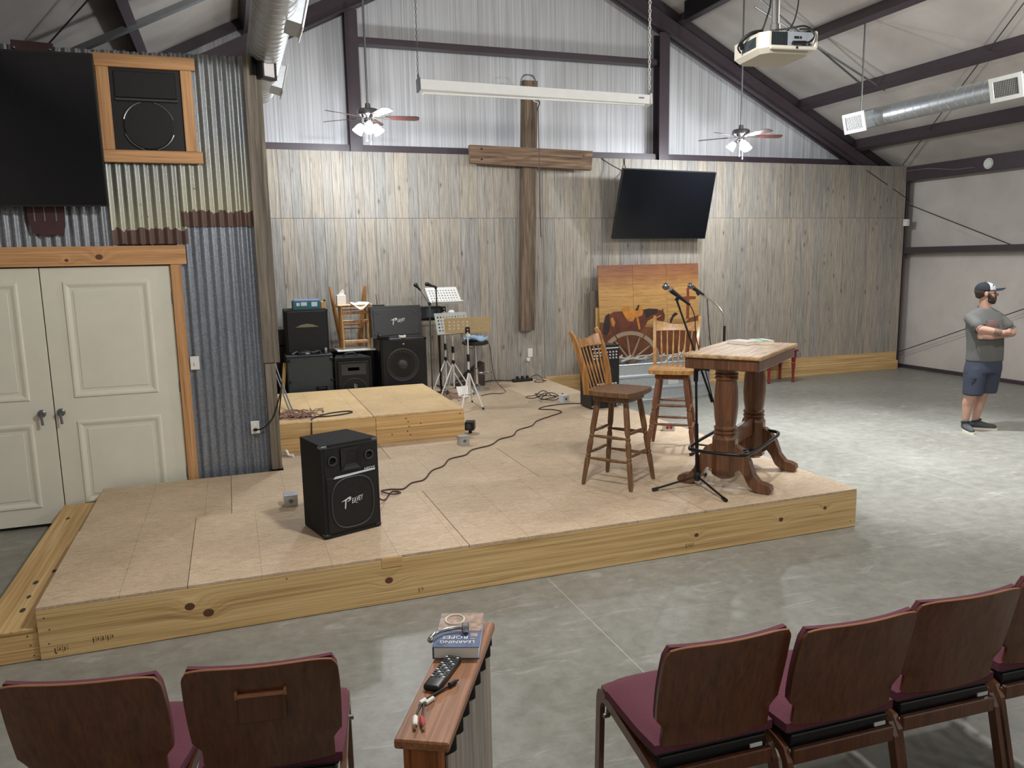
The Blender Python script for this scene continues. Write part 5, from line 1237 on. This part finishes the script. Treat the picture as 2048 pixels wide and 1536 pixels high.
# red bench
t = thing('bench', 'small red painted bench with turned legs near the back wall', 'bench', (8.57, 10.82, 0), math.radians(-3))
P('seat', MB().box(-.30, .30, -.23, .23, .52, .548, .008), 'red_paint', t); P('apron', MB().box(-.27, .27, -.21, .21, .42, .519, .003), 'red_paint', t)
for sx_ in (-1, 1):
    for sy_ in (-1, 1): P('leg', MB().lathe([(.016, 0), (.026, .02), (.018, .06), (.024, .2), (.034, .32), (.022, .34), (.034, .36), (.034, .42)], 12, T(sx_ * .235, sy_ * .18, 0)), 'red_paint', t, smooth=.6)
# small boxes on the stage
def jbox(x, y, rz, label, mat='galvanised'):
    t = thing('junction_box', label, 'box', (x, y, SH), rz)
    P('body', MB().box(-.05, .05, -.05, .05, 0, .085, .003), mat, t); P('cover', MB().box(-.053, .053, -.053, .053, .0855, .091, .002), mat, t)
    P('knockout', MB().lathe([(.016, 0), (.016, .002)], 12, T(0, -.0505, .045) @ FRONT), 'steel_grey', t)
jbox(2.085, 7.33, .05, 'small metal floor box in front of the riser, right corner')
jbox(.325, 5.96, .0, 'small metal floor box behind the lone stage loudspeaker')
jbox(3.93, 9.06, .2, 'pale floor box beside the coiled cable near the knobbed amplifier', 'label_white')
t = thing('stage_light', 'little black stage light with a round lens beside the riser corner', 'light', (2.30, 7.80, SH), math.radians(-25))
P('body', MB().box(-.05, .05, -.06, .06, .04, .13, .006), 'black_plastic', t); P('lens', MB().lathe([(.03, 0), (.03, .012), (.022, .014)], 16, T(-.01, -.061, .082) @ FRONT), 'grille_ring', t)
P('foot', MB().rod((0, 0, .0), (0, 0, .05), .018, 10), 'black_plastic', t)
t = thing('box', 'small white box with red round print under the lighter bar stool', 'box', (4.255, 7.05, SH), math.radians(-22))
P('carton', MB().box(-.06, .06, -.045, .045, 0, .07, .002), 'label_white', t)
P('printed_mark', MB().lathe([(.017, 0), (.017, .001)], 16, T(-.018, -.0452, .038) @ FRONT).lathe([(.017, 0), (.017, .001)], 16, T(.02, -.0452, .038) @ FRONT), 'red_cable', t)
t = thing('power_strip', 'black power strip with plugs at the foot of the plank wall', 'power strip', (4.06, 10.92, SH), math.radians(4))
P('body', MB().box(-.16, .16, -.04, .04, 0, .045, .008), 'black_plastic', t)
for k in range(3): P('plug', MB().box(-.1 + k * .08, -.06 + k * .08, -.02, .02, .046, .085, .006), 'black_plastic', t)

# ------------------------------------------------------------------ cables
fz = SH + .0065
cable('floor_cable', [(.88, 5.50, SH + .16), (.95, 5.64, SH + .06), (1.02, 5.80, fz), (1.10, 5.98, fz), (1.16, 5.93, fz), (1.08, 5.88, fz + .01), (1.02, 5.99, fz + .012), (1.10, 6.05, fz), (1.2, 6.02, fz), (1.30, 6.16, fz), (1.42, 6.22, fz), (1.55, 6.47, fz), (1.68, 6.58, fz), (1.80, 6.80, fz), (1.97, 6.88, fz), (2.10, 7.06, fz), (2.32, 7.17, fz), (2.48, 7.37, fz), (2.66, 7.47, fz), (2.80, 7.70, fz), (3.02, 7.85, fz), (3.16, 8.06, fz), (3.40, 8.25, fz), (3.62, 8.42, fz), (3.60, 8.60, fz), (3.45, 8.72, fz), (3.62, 8.86, fz), (3.9, 8.9, fz), (4.12, 8.82, fz)], .0062, 'cable_brown', 'long wavy brown cable across the stage from the lone loudspeaker to the knobbed amplifier', n_=5)
cable('coiled_cable', [(3.9 + .16 * math.cos(k * .8) * (1 + .2 * math.sin(k)) - .012 * k, 9.25 + .13 * math.sin(k * .8) * (1 + .2 * math.cos(2 * k)), fz + .008 + (.06 * (k % 5 == 2)) + .0025 * k) for k in range(26)], .0055, 'cable_black', 'loose loops of black cable on the stage left of the knobbed amplifier', n_=5)
cable('mains_cable', [(2.95, 10.75, fz), (3.3, 10.9, fz), (3.6, 11.0, fz + .03), (3.85, 10.98, fz + .01), (3.93, 10.92, fz + .02)], .008, 'cable_black', 'black cord running along the wall foot to the power strip')
cable('mains_cable', [(4.2, 10.92, SH + .06), (4.3, 10.9, fz + .08), (4.36, 10.8, fz), (4.3, 10.7, fz), (4.2, 10.75, fz), (4.28, 10.88, fz + .01), (4.4, 10.78, fz)], .006, 'cable_brown', 'short coil of brown cord at the right end of the power strip')
cable('headphone_cable', [(3.36, 10.44, 1.0), (3.40, 10.42, .9), (3.41, 10.40, .7), (3.43, 10.3, .45), (3.52, 10.15, fz), (3.4, 10.0, fz), (3.28, 10.05, fz), (3.1, 9.95, fz)], .0055, 'cable_brown', 'thin lead hanging from the padded stool down to the stage floor')
cable('mains_cable', [(.13, 7.095, .68), (.20, 7.06, .70), (.29, 7.05, .80), (.36, 7.08, 1.0), (.39, 7.3, 1.05), (.36, 7.75, RT + .02), (.40, 7.95, RT + .008), (.56, 7.95, RT + .008), (.80, 7.86, RT + .008), (1.0, 7.90, RT + .008), (1.10, 7.98, RT + .008), (1.04, 8.05, RT + .008), (.86, 8.0, RT + .008), (.70, 7.84, RT + .008), (.67, 7.74, RT + .006), (.66, 7.70, RT - .06), (.66, 7.66, SH + .1), (.68, 7.3, SH + .02), (.7, 6.5, fz), (.72, 5.75, fz), (.70, 5.545, SH + .2)], .0065, 'cable_black', 'black cord from the wing wall outlet looping over the riser to the lone loudspeaker', n_=6)
for k, (dx, nm) in enumerate(((0, 'upper'), (.03, 'lower'))):
    cable('grey_cable', [(.40 + dx, 9.7, 1.05 + .05 * k), (.42 + dx, 9.2, .92), (.46 + dx, 8.7, .76), (.50 + dx, 8.3, RT + .02), (.54 + dx, 8.0 - .1 * k, RT + .008), (.66 + dx, 7.95 + .1 * k, RT + .008)], .008, 'cable_grey', ['left of two grey cables coming down beside the corner post onto the riser', 'right of two grey cables coming down beside the corner post onto the riser'][k])
def tangle(name, c, rx, ry, n_, label, z0_, seed):
    rr = random.Random(seed); mb = MB()
    for k in range(n_):
        a = rr.uniform(0, 6.28); x_, y_ = c[0] + rx * .7 * rr.uniform(-1, 1), c[1] + ry * .7 * rr.uniform(-1, 1); r_ = rr.uniform(.05, .11)
        pts = [(x_ + r_ * math.cos(a + q * .9) * rr.uniform(.5, 1.3), y_ + r_ * math.sin(a + q * .9) * rr.uniform(.5, 1.3), z0_ + .006 + rr.uniform(0, .05)) for q in range(8)]
        mb.tube(smooth_path(pts, 3), .0045, 5)
    o = tag(mb.build(name, 'wire_pink', smooth=1), label, 'wires'); o['kind'] = 'stuff'
tangle('wire_tangle', (.58, 8.0), .26, .22, 18, 'tangle of thin pinkish wires on the left front of the riser', RT, 3)
tangle('wire_tangle', (2.72, 9.95), .36, .34, 22, 'tangle of thin pinkish wires at the feet of the music stands', SH, 5)
t = tag(MB().slab(lambda u, v: ((u - .5) * .2, .02 * math.sin(4 * u), v * .16 + .01), 6, 3, (0, .003, 0)).build('paper_sheet', 'paper_white', smooth=1), 'sheet of white paper stuck in the wires at the music stand feet', 'paper'); t.location = (2.88, 9.93, SH + .003); t.rotation_euler = (-.5, 0, .2)
t = tag(MB().tube(smooth_path([(0, 0, .012), (.03, -.04, .05), (.05, -.06, .012), (.09, -.09, .01)]), .014, 7).build('cable_sleeve', 'paper_white', smooth=1), 'short white plastic sleeve at the foot of the corner post', 'sleeve'); t.location = (.37, 7.60, SH + .003)

# ------------------------------------------------------------------ seating: plywood stacking chairs, backs towards the viewer
def chair(loc, rz, label, pocket=False):
    """faces local +y; origin on the floor"""
    t = thing('stacking_chair', label, 'chair', loc, rz, 'wooden chairs with burgundy pads')
    BZ0, BZ1 = .43, .835
    def hw(z):
        v = (z - BZ0) / (BZ1 - BZ0)
        if v < .20: return .215
        if v < .26: return .215 + .028 * (v - .20) / .06
        return .243 + .006 * math.sin(PI * (v - .26) / .74) - (.014 * max(0, (v - .9) / .1) ** 2)
    def bk(u, v):
        z = BZ0 + v * (BZ1 - BZ0); x = (u - .5) * 2
        zz_ = z - .012 * max(0, (v - .85) / .15) * abs(x) ** 6
        return (x * hw(z), -.185 - .085 * v ** 1.25 - .028 * (1 - x * x) + .01, zz_)
    bp = P('backrest', MB().slab(bk, 16, 22, (0, .014, 0)), 'chair_wood', t, smooth=.7)
    P('edge_band', MB().tube([Vector(bk(k / 20, 1)) + Vector((0, .004, .001)) for k in range(21)], .0042, 6), 'chair_edge', bp, smooth=1)
    def bpad(u, v):
        z = .50 + v * (BZ1 - .502); vv = (z - BZ0) / (BZ1 - BZ0); x = (u - .5) * 2
        return (x * (hw(min(z, BZ1)) - .004), -.185 - .085 * vv ** 1.25 - .028 * (1 - x * x) + .0245, z)
    P('back_pad', MB().slab(bpad, 12, 10, (0, .02, .0)), 'burgundy_fabric', t, smooth=1)
    def seat(u, v):
        x = (u - .5) * 2; y = v
        k = 1 - .04 * (1 - min(1, v * 4)) - .05 * max(0, (v - .85) / .15) ** 2
        e = (1 - abs(x) ** 6) * (1 - abs(2 * v - 1) ** 8)
        return (x * .248 * k, -.172 + .472 * y - .02 * abs(x) ** 4 * (v > .8), .435 + .03 * e - .02 * max(0, v - .8) / .2)
    P('seat_pad', MB().slab(seat, 14, 14, (0, 0, -.035)), 'burgundy_fabric', t, smooth=1)
    P('seat_shell', MB().box(-.225, .225, -.165, .27, .384, .398, .004), 'black_plastic', t)  # shell coloured black to give the shadow gap below the backrest
    for s in (-1, 1):
        x0_, x1_ = s * .236 - .011, s * .236 + .011
        o_ = [(.285, 0), (.325, 0), (.305, .36), (.29, .398), (.26, .412), (-.12, .36), (-.17, .345), (-.20, .30), (-.275, 0), (-.235, 0), (-.165, .29), (-.14, .315), (.235, .366), (.258, .355), (.268, .33)]
        P('leg_frame', MB().prism(o_, x0_, x1_, None, 'x'), 'chair_wood', t)
        P('link_bolt', MB().rod((s * .238, .20, .335), (s * .262, .20, .335), .010, 8), 'steel_grey', t)
    P('rear_rail', MB().box(-.224, .224, -.20, -.178, .285, .345, .004), 'chair_wood', t); P('front_rail', MB().box(-.224, .224, .24, .262, .30, .355, .004), 'chair_wood', t)
    P('seat_shade', MB().box(-.215, .215, -.172, .1, .325, .383, .004), 'black_plastic', t)  # added black box standing in for the shade under the seat
    P('under_label', MB().box(.12, .17, -.212, -.206, .372, .386, .001, RX(.0)), 'label_white', t)
    if pocket:
        k_ = P('card_pocket', MB().box(-.075, .075, -.268, -.236, .635, .735, .004), 'chair_wood', t)
        P('pocket_lip', MB().box(-.079, .079, -.276, -.262, .728, .74, .002).box(-.081, -.072, -.276, -.262, .726, .752, .001).box(.072, .081, -.276, -.262, .726, .752, .001), 'chair_edge', k_)
    return t
chair((1.515, 2.335, 0), math.radians(-2), 'burgundy and brown chair at the open left end of the right hand row')
chair((2.018, 2.275, 0), math.radians(-2), 'burgundy and brown chair second from the open end of the right hand row')
chair((2.545, 2.285, 0), math.radians(-3), 'burgundy and brown chair third from the open end of the right hand row')
chair((3.10, 2.30, 0), math.radians(-3), 'burgundy and brown chair cut by the right edge of the view, fourth in its row')
chair((2.62, 1.22, 0), math.radians(-3), 'burgundy chair seat peeking in at the bottom right corner of the view')
chair((.05, 2.75, 0), math.radians(-10), 'brown chair with a small card pocket on its back, beside the short wall', True)
chair((-.47, 2.85, 0), math.radians(-14), 'brown chair with a plain back, left of the one with a card pocket')

# ------------------------------------------------------------------ short end wall in the foreground with its oak cap
A_ = math.atan2(.525, .285)
t = thing('half_wall', 'short wall end with an oak cap board between the chair rows', 'wall', (.49, 1.915, 0), A_ - PI / 2); t['kind'] = 'thing'
# local +y runs away from the viewer along the cap
P('cap_board', MB().box(-.066, .066, -.305, .315, .975, 1.0, .004), 'cap_oak', t)
P('end_board', MB().box(-.046, .046, -.285, -.262, 0, .974, .003), 'stained_pine_end', t)
P('edge_batten', MB().box(-.048, -.034, -.293, -.2855, 0, .974, .002).box(.034, .048, -.293, -.2855, 0, .974, .002), 'stained_pine_end', t)
P('core', MB().box(-.044, .044, -.26, .29, 0, .973), 'void_black', t)
for s in (-1, 1):
    wv = [(s * (.0545 + .012 * math.cos(2 * PI * y_ / .0762)), y_) for y_ in [-.262 + .553 * k / 84 for k in range(85)]]
    P('closure_strip', MB().prism([(s * .044, -.262)] + wv + [(s * .044, .291)], .935, .9745, None, 'z'), 'void_black', t)
    for k in range(6):
        a = -.26 + .0917 * k
        P('side_plank', MB().box(min(s * .0455, s * .0525), max(s * .0455, s * .0525), a, a + .0908, 0, .9345, .0008), 'weathered_plank', t)
P('rear_board', MB().box(-.05, .05, .291, .305, 0, .973, .003), 'post_board', t)
WT = 1.0
ang = A_ - PI / 2
def on_cap(x, y): 
    v = RZ(ang) @ Vector((x, y, 0)); return (.49 + v.x, 1.915 + v.y, WT)
# book with upside down title
t = thing('book', 'thick paperback with a blue lettered cover on the far end of the oak cap', 'book', (.565, 2.085, WT + .0005), math.radians(-21.5))
P('pages', MB().box(-.063, .062, -.104, .104, .002, .033), 'paper_white', t); P('back_cover', MB().box(-.065, .065, -.106, .106, 0, .002), 'cover_blue', t)
fc = P('front_cover', MB().box(-.065, .065, -.106, .106, .0335, .0355), 'cover_blue', t)
P('cover_picture', MB().box(-.0645, .0645, -.01, .1055, .0356, .0362), 'cover_art', fc)
P('picture_rope', MB().tube([(-.02 + .028 * math.cos(a), .06 + .032 * math.sin(a), .037) for a in [2 * PI * k / 20 for k in range(20)]], .003, 5, True), 'art_white', fc)
text_mesh('LEARNING', .022, 'paper_white', 'title_lettering', fc, T(0, -.075, .0357) @ RZ(PI), 0, .0003, .95)
text_mesh('ROPES', .026, 'paper_white', 'title_lettering', fc, T(-.008, -.048, .0357) @ RZ(PI), 0, .0003, 1)
text_mesh('THE', .008, 'paper_white', 'title_lettering', fc, T(.042, -.056, .0357) @ RZ(PI), 0, .0003, 1)
P('author_bar', MB().box(.035, .055, -.045, -.025, .0356, .0359), 'cover_art', fc)
P('spine', MB().box(-.067, -.0645, -.106, .106, 0, .0355), 'cover_blue', t)
t = thing('bent_bracket', 'curved metal bracket lying across the paperback', 'bracket', (.535, 2.05, WT + .037), math.radians(-20))
P('arm', MB().tube(smooth_path([(-.06, -.035, .010), (-.052, -.02, .016), (-.04, .0, .014), (-.02, .018, .012), (.01, .028, .012), (.03, .026, .012)]), [.008, .0075, .007, .007, .0065, .006, .006, .006, .006, .006, .006, .006, .006, .006, .006, .006, .006, .006, .006, .006, .006, .006, .006, .006, .006, .006, .006, .006, .006, .006, .006, .006, .006, .006, .006, .006], 8), 'hook_metal', t, smooth=1)
P('eye', MB().box(.025, .045, .012, .04, .002, .024, .003), 'hook_metal', t); P('tip', MB().sphere((-.06, -.037, .009), .0095, None, 10, 6), 'hook_metal', t, smooth=1)
# remote control
t = thing('remote_control', 'black remote control with rows of small buttons on the oak cap', 'remote control', (.468, 1.912, WT), math.radians(-37))
P('body', MB().box(-.023, .023, -.083, .083, .001, .018, .006, None, 2), 'black_plastic', t, smooth=.8)
for i in range(4):
    for j in range(10): P('button', MB().box(-.016 + i * .0107 - .0036, -.016 + i * .0107 + .0036, -.035 + j * .0115 - .003, -.035 + j * .0115 + .003, .0178, .0196, .001), 'grille_ring' if (i + j) % 3 else 'label_white', t)
# adapter lead
t = thing('adapter_lead', 'short black adapter lead ending in red and white plugs on the oak cap', 'cable', (.42, 1.80, WT))
L_ = lambda x, y, z: (x - .42, y - 1.80, z)
P('jack_boot', MB().between(L_(.497, 1.866, .007), L_(.466, 1.848, .007), [(.003, 0), (.0035, .25), (.0065, .3), (.007, .9), (.004, 1)], 10), 'black_plastic', t)
P('lead', MB().tube(smooth_path([L_(.468, 1.849, .006), L_(.43, 1.829, .005), L_(.39, 1.806, .005)]), .0032, 7), 'cable_black', t)
P('lead_split', MB().tube(smooth_path([L_(.385, 1.80, .005), L_(.370, 1.775, .005), L_(.353, 1.74, .005)]), .0024, 6).tube(smooth_path([L_(.388, 1.80, .005), L_(.380, 1.77, .005), L_(.366, 1.73, .005)]), .0024, 6), 'cable_black', t)
P('white_collar', MB().rod(L_(.394, 1.808, .005), L_(.378, 1.797, .005), .0062, 10).rod(L_(.415, 1.809, .005), L_(.392, 1.793, .005), .0055, 10), 'paper_white', t)
P('white_plug', MB().between(L_(.354, 1.744, .0065), L_(.344, 1.706, .0065), [(.004, 0), (.0065, .15), (.0065, .85), (.004, 1)], 10), 'paper_white', t)
P('red_plug', MB().between(L_(.367, 1.735, .0065), L_(.362, 1.697, .0065), [(.004, 0), (.0065, .15), (.0065, .85), (.004, 1)], 10), 'red_cable', t)
P('plug_tip', MB().rod(L_(.344, 1.706, .0065), L_(.341, 1.695, .0065), .0045, 8).rod(L_(.362, 1.697, .0065), L_(.361, 1.686, .0065), .0045, 8), 'chrome', t)

# ------------------------------------------------------------------ the man standing on the open floor
# local x = to his left-hand side as he faces the hall, local -y = the way his chest faces
man = thing('person', 'man in a cap, grey t-shirt and navy shorts standing with folded arms', 'person', (8.2, 6.72, 0), math.radians(-19.6))
Lh, Lk, La = (-.02, 0, .86), (-.06, -.035, .47), (-.085, .02, .10)
Rh, Rk, Ra = (.15, .02, .86), (.115, .03, .47), (.075, .09, .10)
Ls, Le, Lw = (-.125, .0, 1.325), (-.095, -.165, 1.225), (.12, -.235, 1.185)
Rs, Re, Rw = (.21, .01, 1.325), (.325, -.075, 1.165), (.02, -.185, 1.135)
HR = RZ(math.radians(-12)).to_3x3()
hd = lambda x, y, z: tuple(HR @ Vector((x, y, 0)) + Vector((0.02, 0, z - .028)))
body = [(Lh, Lk, .085, .062), (Lk, (-.075, .012, .33), .058, .062), ((-.075, .012, .33), La, .060, .036), (La, (-.09, -.02, .05), .038, .036),
        (Rh, Rk, .085, .062), (Rk, (.10, .075, .33), .058, .062), ((.10, .075, .33), Ra, .060, .036), (Ra, (.10, .08, .05), .038, .036),
        ((-.0, 0, .88), (.14, 0, .88), .08, .08), ((.06, 0, .9), (.05, 0, 1.26), .095, .095), (Ls, Rs, .055, .055), ((.05, .01, 1.36), (.03, .0, 1.56), .066, .06),
        (Ls, Le, .056, .046), (Le, Lw, .047, .032), (Rs, Re, .056, .046), (Re, Rw, .047, .032),
        (Lw, (.20, -.20, 1.185), .030, .034), (Rw, (-.045, -.17, 1.14), .032, .034),
        (hd(.005, 0, 1.675), (.098, .077, .092), RZ(math.radians(-12)).to_3x3()), (hd(.055, 0, 1.60), (.062, .056, .07), RZ(math.radians(-12)).to_3x3()),
        (hd(.098, 0, 1.66), hd(.136, 0, 1.634), .012, .0165), (hd(.088, -.03, 1.672), hd(.088, .03, 1.672), .016, .016),
        (hd(.075, -.04, 1.63), hd(.07, -.045, 1.62), .022, .02), (hd(.075, .04, 1.63), hd(.07, .045, 1.62), .022, .02),
        (hd(-.005, -.08, 1.645), (.022, .010, .033)), (hd(-.005, .08, 1.645), (.022, .010, .033))]
# hands: palms above, five fingers and knuckle bends each
def hand(c, d, s):
    """c palm centre, d finger direction, fingers fold back over s"""
    c, d, s = Vector(c), Vector(d).normalized(), Vector(s).normalized(); n_ = d.cross(s).normalized(); out = []
    for k, ln in enumerate((.036, .042, .039, .031)):
        b0 = c + d * .02 + n_ * (k - 1.5) * .0185; k1 = b0 + d * ln * .9 + s * .004; k2 = k1 + s * ln * .75 - d * .004; k3 = k2 + s * .004 - d * ln * .6
        out += [(tuple(b0), tuple(k1), .0105, .0095), (tuple(k1), tuple(k2), .0095, .0085), (tuple(k2), tuple(k3), .0085, .0075)]
    t0 = c - d * .02 - n_ * .026; t1 = t0 + d * .03 - n_ * .012 + s * .012; t2 = t1 + d * .026 + s * .014
    return out + [(tuple(t0), tuple(t1), .0115, .0105), (tuple(t1), tuple(t2), .0105, .0085)]
body += hand((-.055, -.175, 1.142), (-.95, .1, .1), (.1, .95, -.1)) + hand((.21, -.195, 1.19), (.9, .45, .1), (0, .95, -.2))
put('body', setmat(blob(body, .0075, 4), 'skin'), man)
shirt = [('loft', [(.835, .075, 0, .205, .135), (.95, .072, -.005, .198, .145), (1.08, .06, -.012, .198, .145), (1.2, .05, -.008, .208, .135), (1.32, .045, 0, .21, .115), (1.38, .042, .005, .18, .098), (1.425, .04, .008, .125, .085), (1.455, .038, .008, .085, .075)]),
         ((-.128, .0, 1.333), (-.112, -.115, 1.268), .066, .066), ((.213, .01, 1.333), (.285, -.045, 1.248), .066, .066), ((-.10, 0, 1.36), (.0, .005, 1.425), .06, .045), ((.18, 0, 1.36), (.08, .005, 1.425), .06, .045)]
put('t_shirt', setmat(blob(shirt, .012, 5), 'shirt_grey'), man)
P('shirt_print', MB().slab(lambda u, v: (.06 + (u - .5) * .13, -.1395 - .004 * math.sin(PI * v) + .03 * (u - .5) ** 2, 1.225 + v * .10), 8, 6, (0, .012, 0)), 'shirt_print', man, smooth=1)
P('neck_band', MB().tube([(.036 + .074 * math.cos(a), .006 + .068 * math.sin(a), 1.452 - .016 * math.sin(-a)) for a in [2 * PI * k / 24 for k in range(24)]], .009, 7, True), 'shirt_grey', man, smooth=1)
for p_, q_ in (((-.112, -.115, 1.27), Le), ((.285, -.045, 1.25), Re)):
    d_ = (Vector(q_) - Vector(p_)).normalized(); e_ = Vector(p_) + d_ * .05; o1 = d_.orthogonal().normalized(); o2 = d_.cross(o1)
    P('sleeve_hem', MB().tube([e_ + (o1 * math.cos(a) + o2 * math.sin(a)) * .066 for a in [2 * PI * k / 18 for k in range(18)]], .007, 6, True), 'shirt_grey', man, smooth=1)
shorts = [('loft', [(.70, .06, 0, .205, .14), (.76, .068, 0, .205, .14), (.88, .075, 0, .19, .125)]),
          ('loft', [(.435, -.045, -.02, .10, .112), (.55, -.04, -.016, .103, .115), (.66, -.03, -.008, .112, .125), (.76, -.015, 0, .115, .13)]),
          ('loft', [(.455, .145, .03, .10, .112), (.55, .15, .025, .105, .115), (.66, .15, .012, .112, .125), (.76, .145, 0, .115, .13)])]
put('shorts', setmat(blob(shorts, .012, 4), 'shorts_blue'), man)
P('shorts_pocket', MB().slab(lambda u, v: (-.135 + u * .09, -.118 - .012 * math.sin(PI * u), .64 + v * .008), 6, 1, (0, .012, 0)), 'cap_dark', man)
for nm, heel, toe, lab in (('shoe', (-.08, .055), (-.125, -.215), None), ('shoe', (.035, .105), (.285, .0), None)):
    h_, t_ = Vector((*heel, 0)), Vector((*toe, 0)); d_ = (t_ - h_).normalized(); L_ = (t_ - h_).length; p_ = Vector((-d_.y, d_.x, 0))
    items = [(tuple(h_ + d_ * .03 + Vector((0, 0, .055))), tuple(h_ + d_ * .12 + Vector((0, 0, .05))), .042, .044), (tuple(h_ + d_ * .12 + Vector((0, 0, .045))), tuple(h_ + d_ * (L_ - .035) + Vector((0, 0, .036))), .046, .034),
             (tuple(h_ + d_ * .045 + Vector((0, 0, .06))), tuple(h_ + d_ * .055 + Vector((0, 0, .095))), .046, .046)]
    s_ = put(nm, setmat(blob(items, .009, 4), 'shoe_grey'), man)
    ol = []
    for k in range(24):
        a = 2 * PI * k / 24; al = L_ / 2 + (L_ / 2 + .012) * math.cos(a); w_ = .048 * (1 + .12 * math.cos(a)) * math.sin(a)
        q = h_ + d_ * al + p_ * w_; ol.append((q.x, q.y))
    P('sole', MB().prism(ol, 0, .024, None, 'z'), 'sole_white', s_)
    P('ankle_collar', MB().tube([h_ + d_ * (.055 + .044 * math.cos(a)) + p_ * .043 * math.sin(a) + Vector((0, 0, .108 + .012 * math.cos(a))) for a in [2 * PI * k / 16 for k in range(16)]], .012, 6, True), 'shoe_dark', s_, smooth=1)
    lc = MB()
    for k in range(4):
        c_ = h_ + d_ * (.115 + .022 * k) + Vector((0, 0, .098 - .008 * k)); lc.tube([c_ - p_ * .028 - Vector((0, 0, .012)), c_, c_ + p_ * .028 - Vector((0, 0, .012))], .005, 5)
    P('laces', lc, 'shoe_dark', s_, smooth=1)
# beard, hair, face details, cap
beard = [(hd(.075, 0, 1.578), (.055, .057, .05)), (hd(.108, -.022, 1.612), hd(.108, .022, 1.612), .017, .017), (hd(.01, -.073, 1.655), hd(.055, -.056, 1.60), .013, .026), (hd(.01, .073, 1.655), hd(.055, .056, 1.60), .013, .026), (hd(.05, -.04, 1.575), hd(.05, .04, 1.575), .035, .035), (hd(.095, -.01, 1.55), hd(.095, .01, 1.55), .026, .026)]
put('beard', setmat(blob(beard, .0075, 3), 'beard_hair'), man)
put('hair', setmat(blob([(hd(-.012, 0, 1.682), (.096, .0825, .09), RZ(math.radians(-12)).to_3x3()), (hd(-.055, 0, 1.632), (.036, .056, .042))], .009, 2), 'beard_hair'), man)
P('mouth', MB().sphere(hd(.122, 0, 1.594), .014, None, 10, 6, (.5, 1.5, .35)), 'red_cable', man, smooth=1)
for s_ in (-1, 1):
    P('eye', MB().sphere(hd(.094, s_ * .031, 1.655), .0095, None, 10, 8, (1, 1.2, .8)), 'eye_dark', man, smooth=1)
    P('eyebrow', MB().tube([hd(.100, s_ * .018, 1.672), hd(.101, s_ * .032, 1.675), hd(.094, s_ * .044, 1.670)], .0055, 6), 'beard_hair', man, smooth=1)
def crown(x0_, x1_):
    def fn(u, v):
        a = PI * (-1 + 2 * u) if x1_ is None else 0
        return None
mh = T(.02, 0, -.030) @ RZ(math.radians(-12))
def crown_mb(front):
    v, f = [], []; nu, nv = 20, 8
    for j in range(nv + 1):
        ph = PI / 2 * j / nv
        for i in range(nu + 1):
            th = (-PI / 2 + PI * i / nu) * (.86 if front else 1.14) + (0 if front else PI)
            v.append((.004 + .110 * math.cos(ph) * math.cos(th) * (1 if ph < 1.2 else 1), .090 * math.cos(ph) * math.sin(th), 1.695 + .088 * math.sin(ph) ** .9))
    for j in range(nv):
        for i in range(nu): f.append((j * (nu + 1) + i, j * (nu + 1) + i + 1, (j + 1) * (nu + 1) + i + 1, (j + 1) * (nu + 1) + i))
    mb = MB(); mb.add(v, f, mh); return mb
cp_ = P('cap_back', crown_mb(False), 'cap_dark', man, smooth=1.2); cf_ = P('cap_front', crown_mb(True), 'cap_pale', man, smooth=1.2)
P('brim', MB().slab(lambda u, v: tuple(mh @ Vector((.085 + .025 * (1 - (2 * u - 1) ** 2) + v * (.105 * (1 - .35 * (2 * u - 1) ** 2)), (u - .5) * .155, 1.70 - .022 * (2 * u - 1) ** 2 * 1.0 - .002 * v + .012 * v))), 14, 8, (0, 0, .006)), 'cap_dark', man, smooth=1)
P('cap_badge', MB().prism([(-.03, 0), (-.005, .02), (.03, .022), (.008, .012), (.028, .002), (.0, .006)], 0, .003, mh @ T(.075, -.052, 1.735) @ RZ(math.radians(52)) @ RX(math.radians(62)), 'z'), 'cap_dark', cf_)
P('cap_button', MB().sphere(tuple(mh @ Vector((.004, 0, 1.784))), .007, None, 8, 5), 'cap_dark', cf_)
P('tattoo', MB().tube([Vector(Le) + (Vector(Lw) - Vector(Le)) * (.58 + .05 * k) for k in range(8)], [.0405, .0402, .0395, .039, .038, .0368, .0355, .0345], 12), 'tattoo', man, smooth=1)
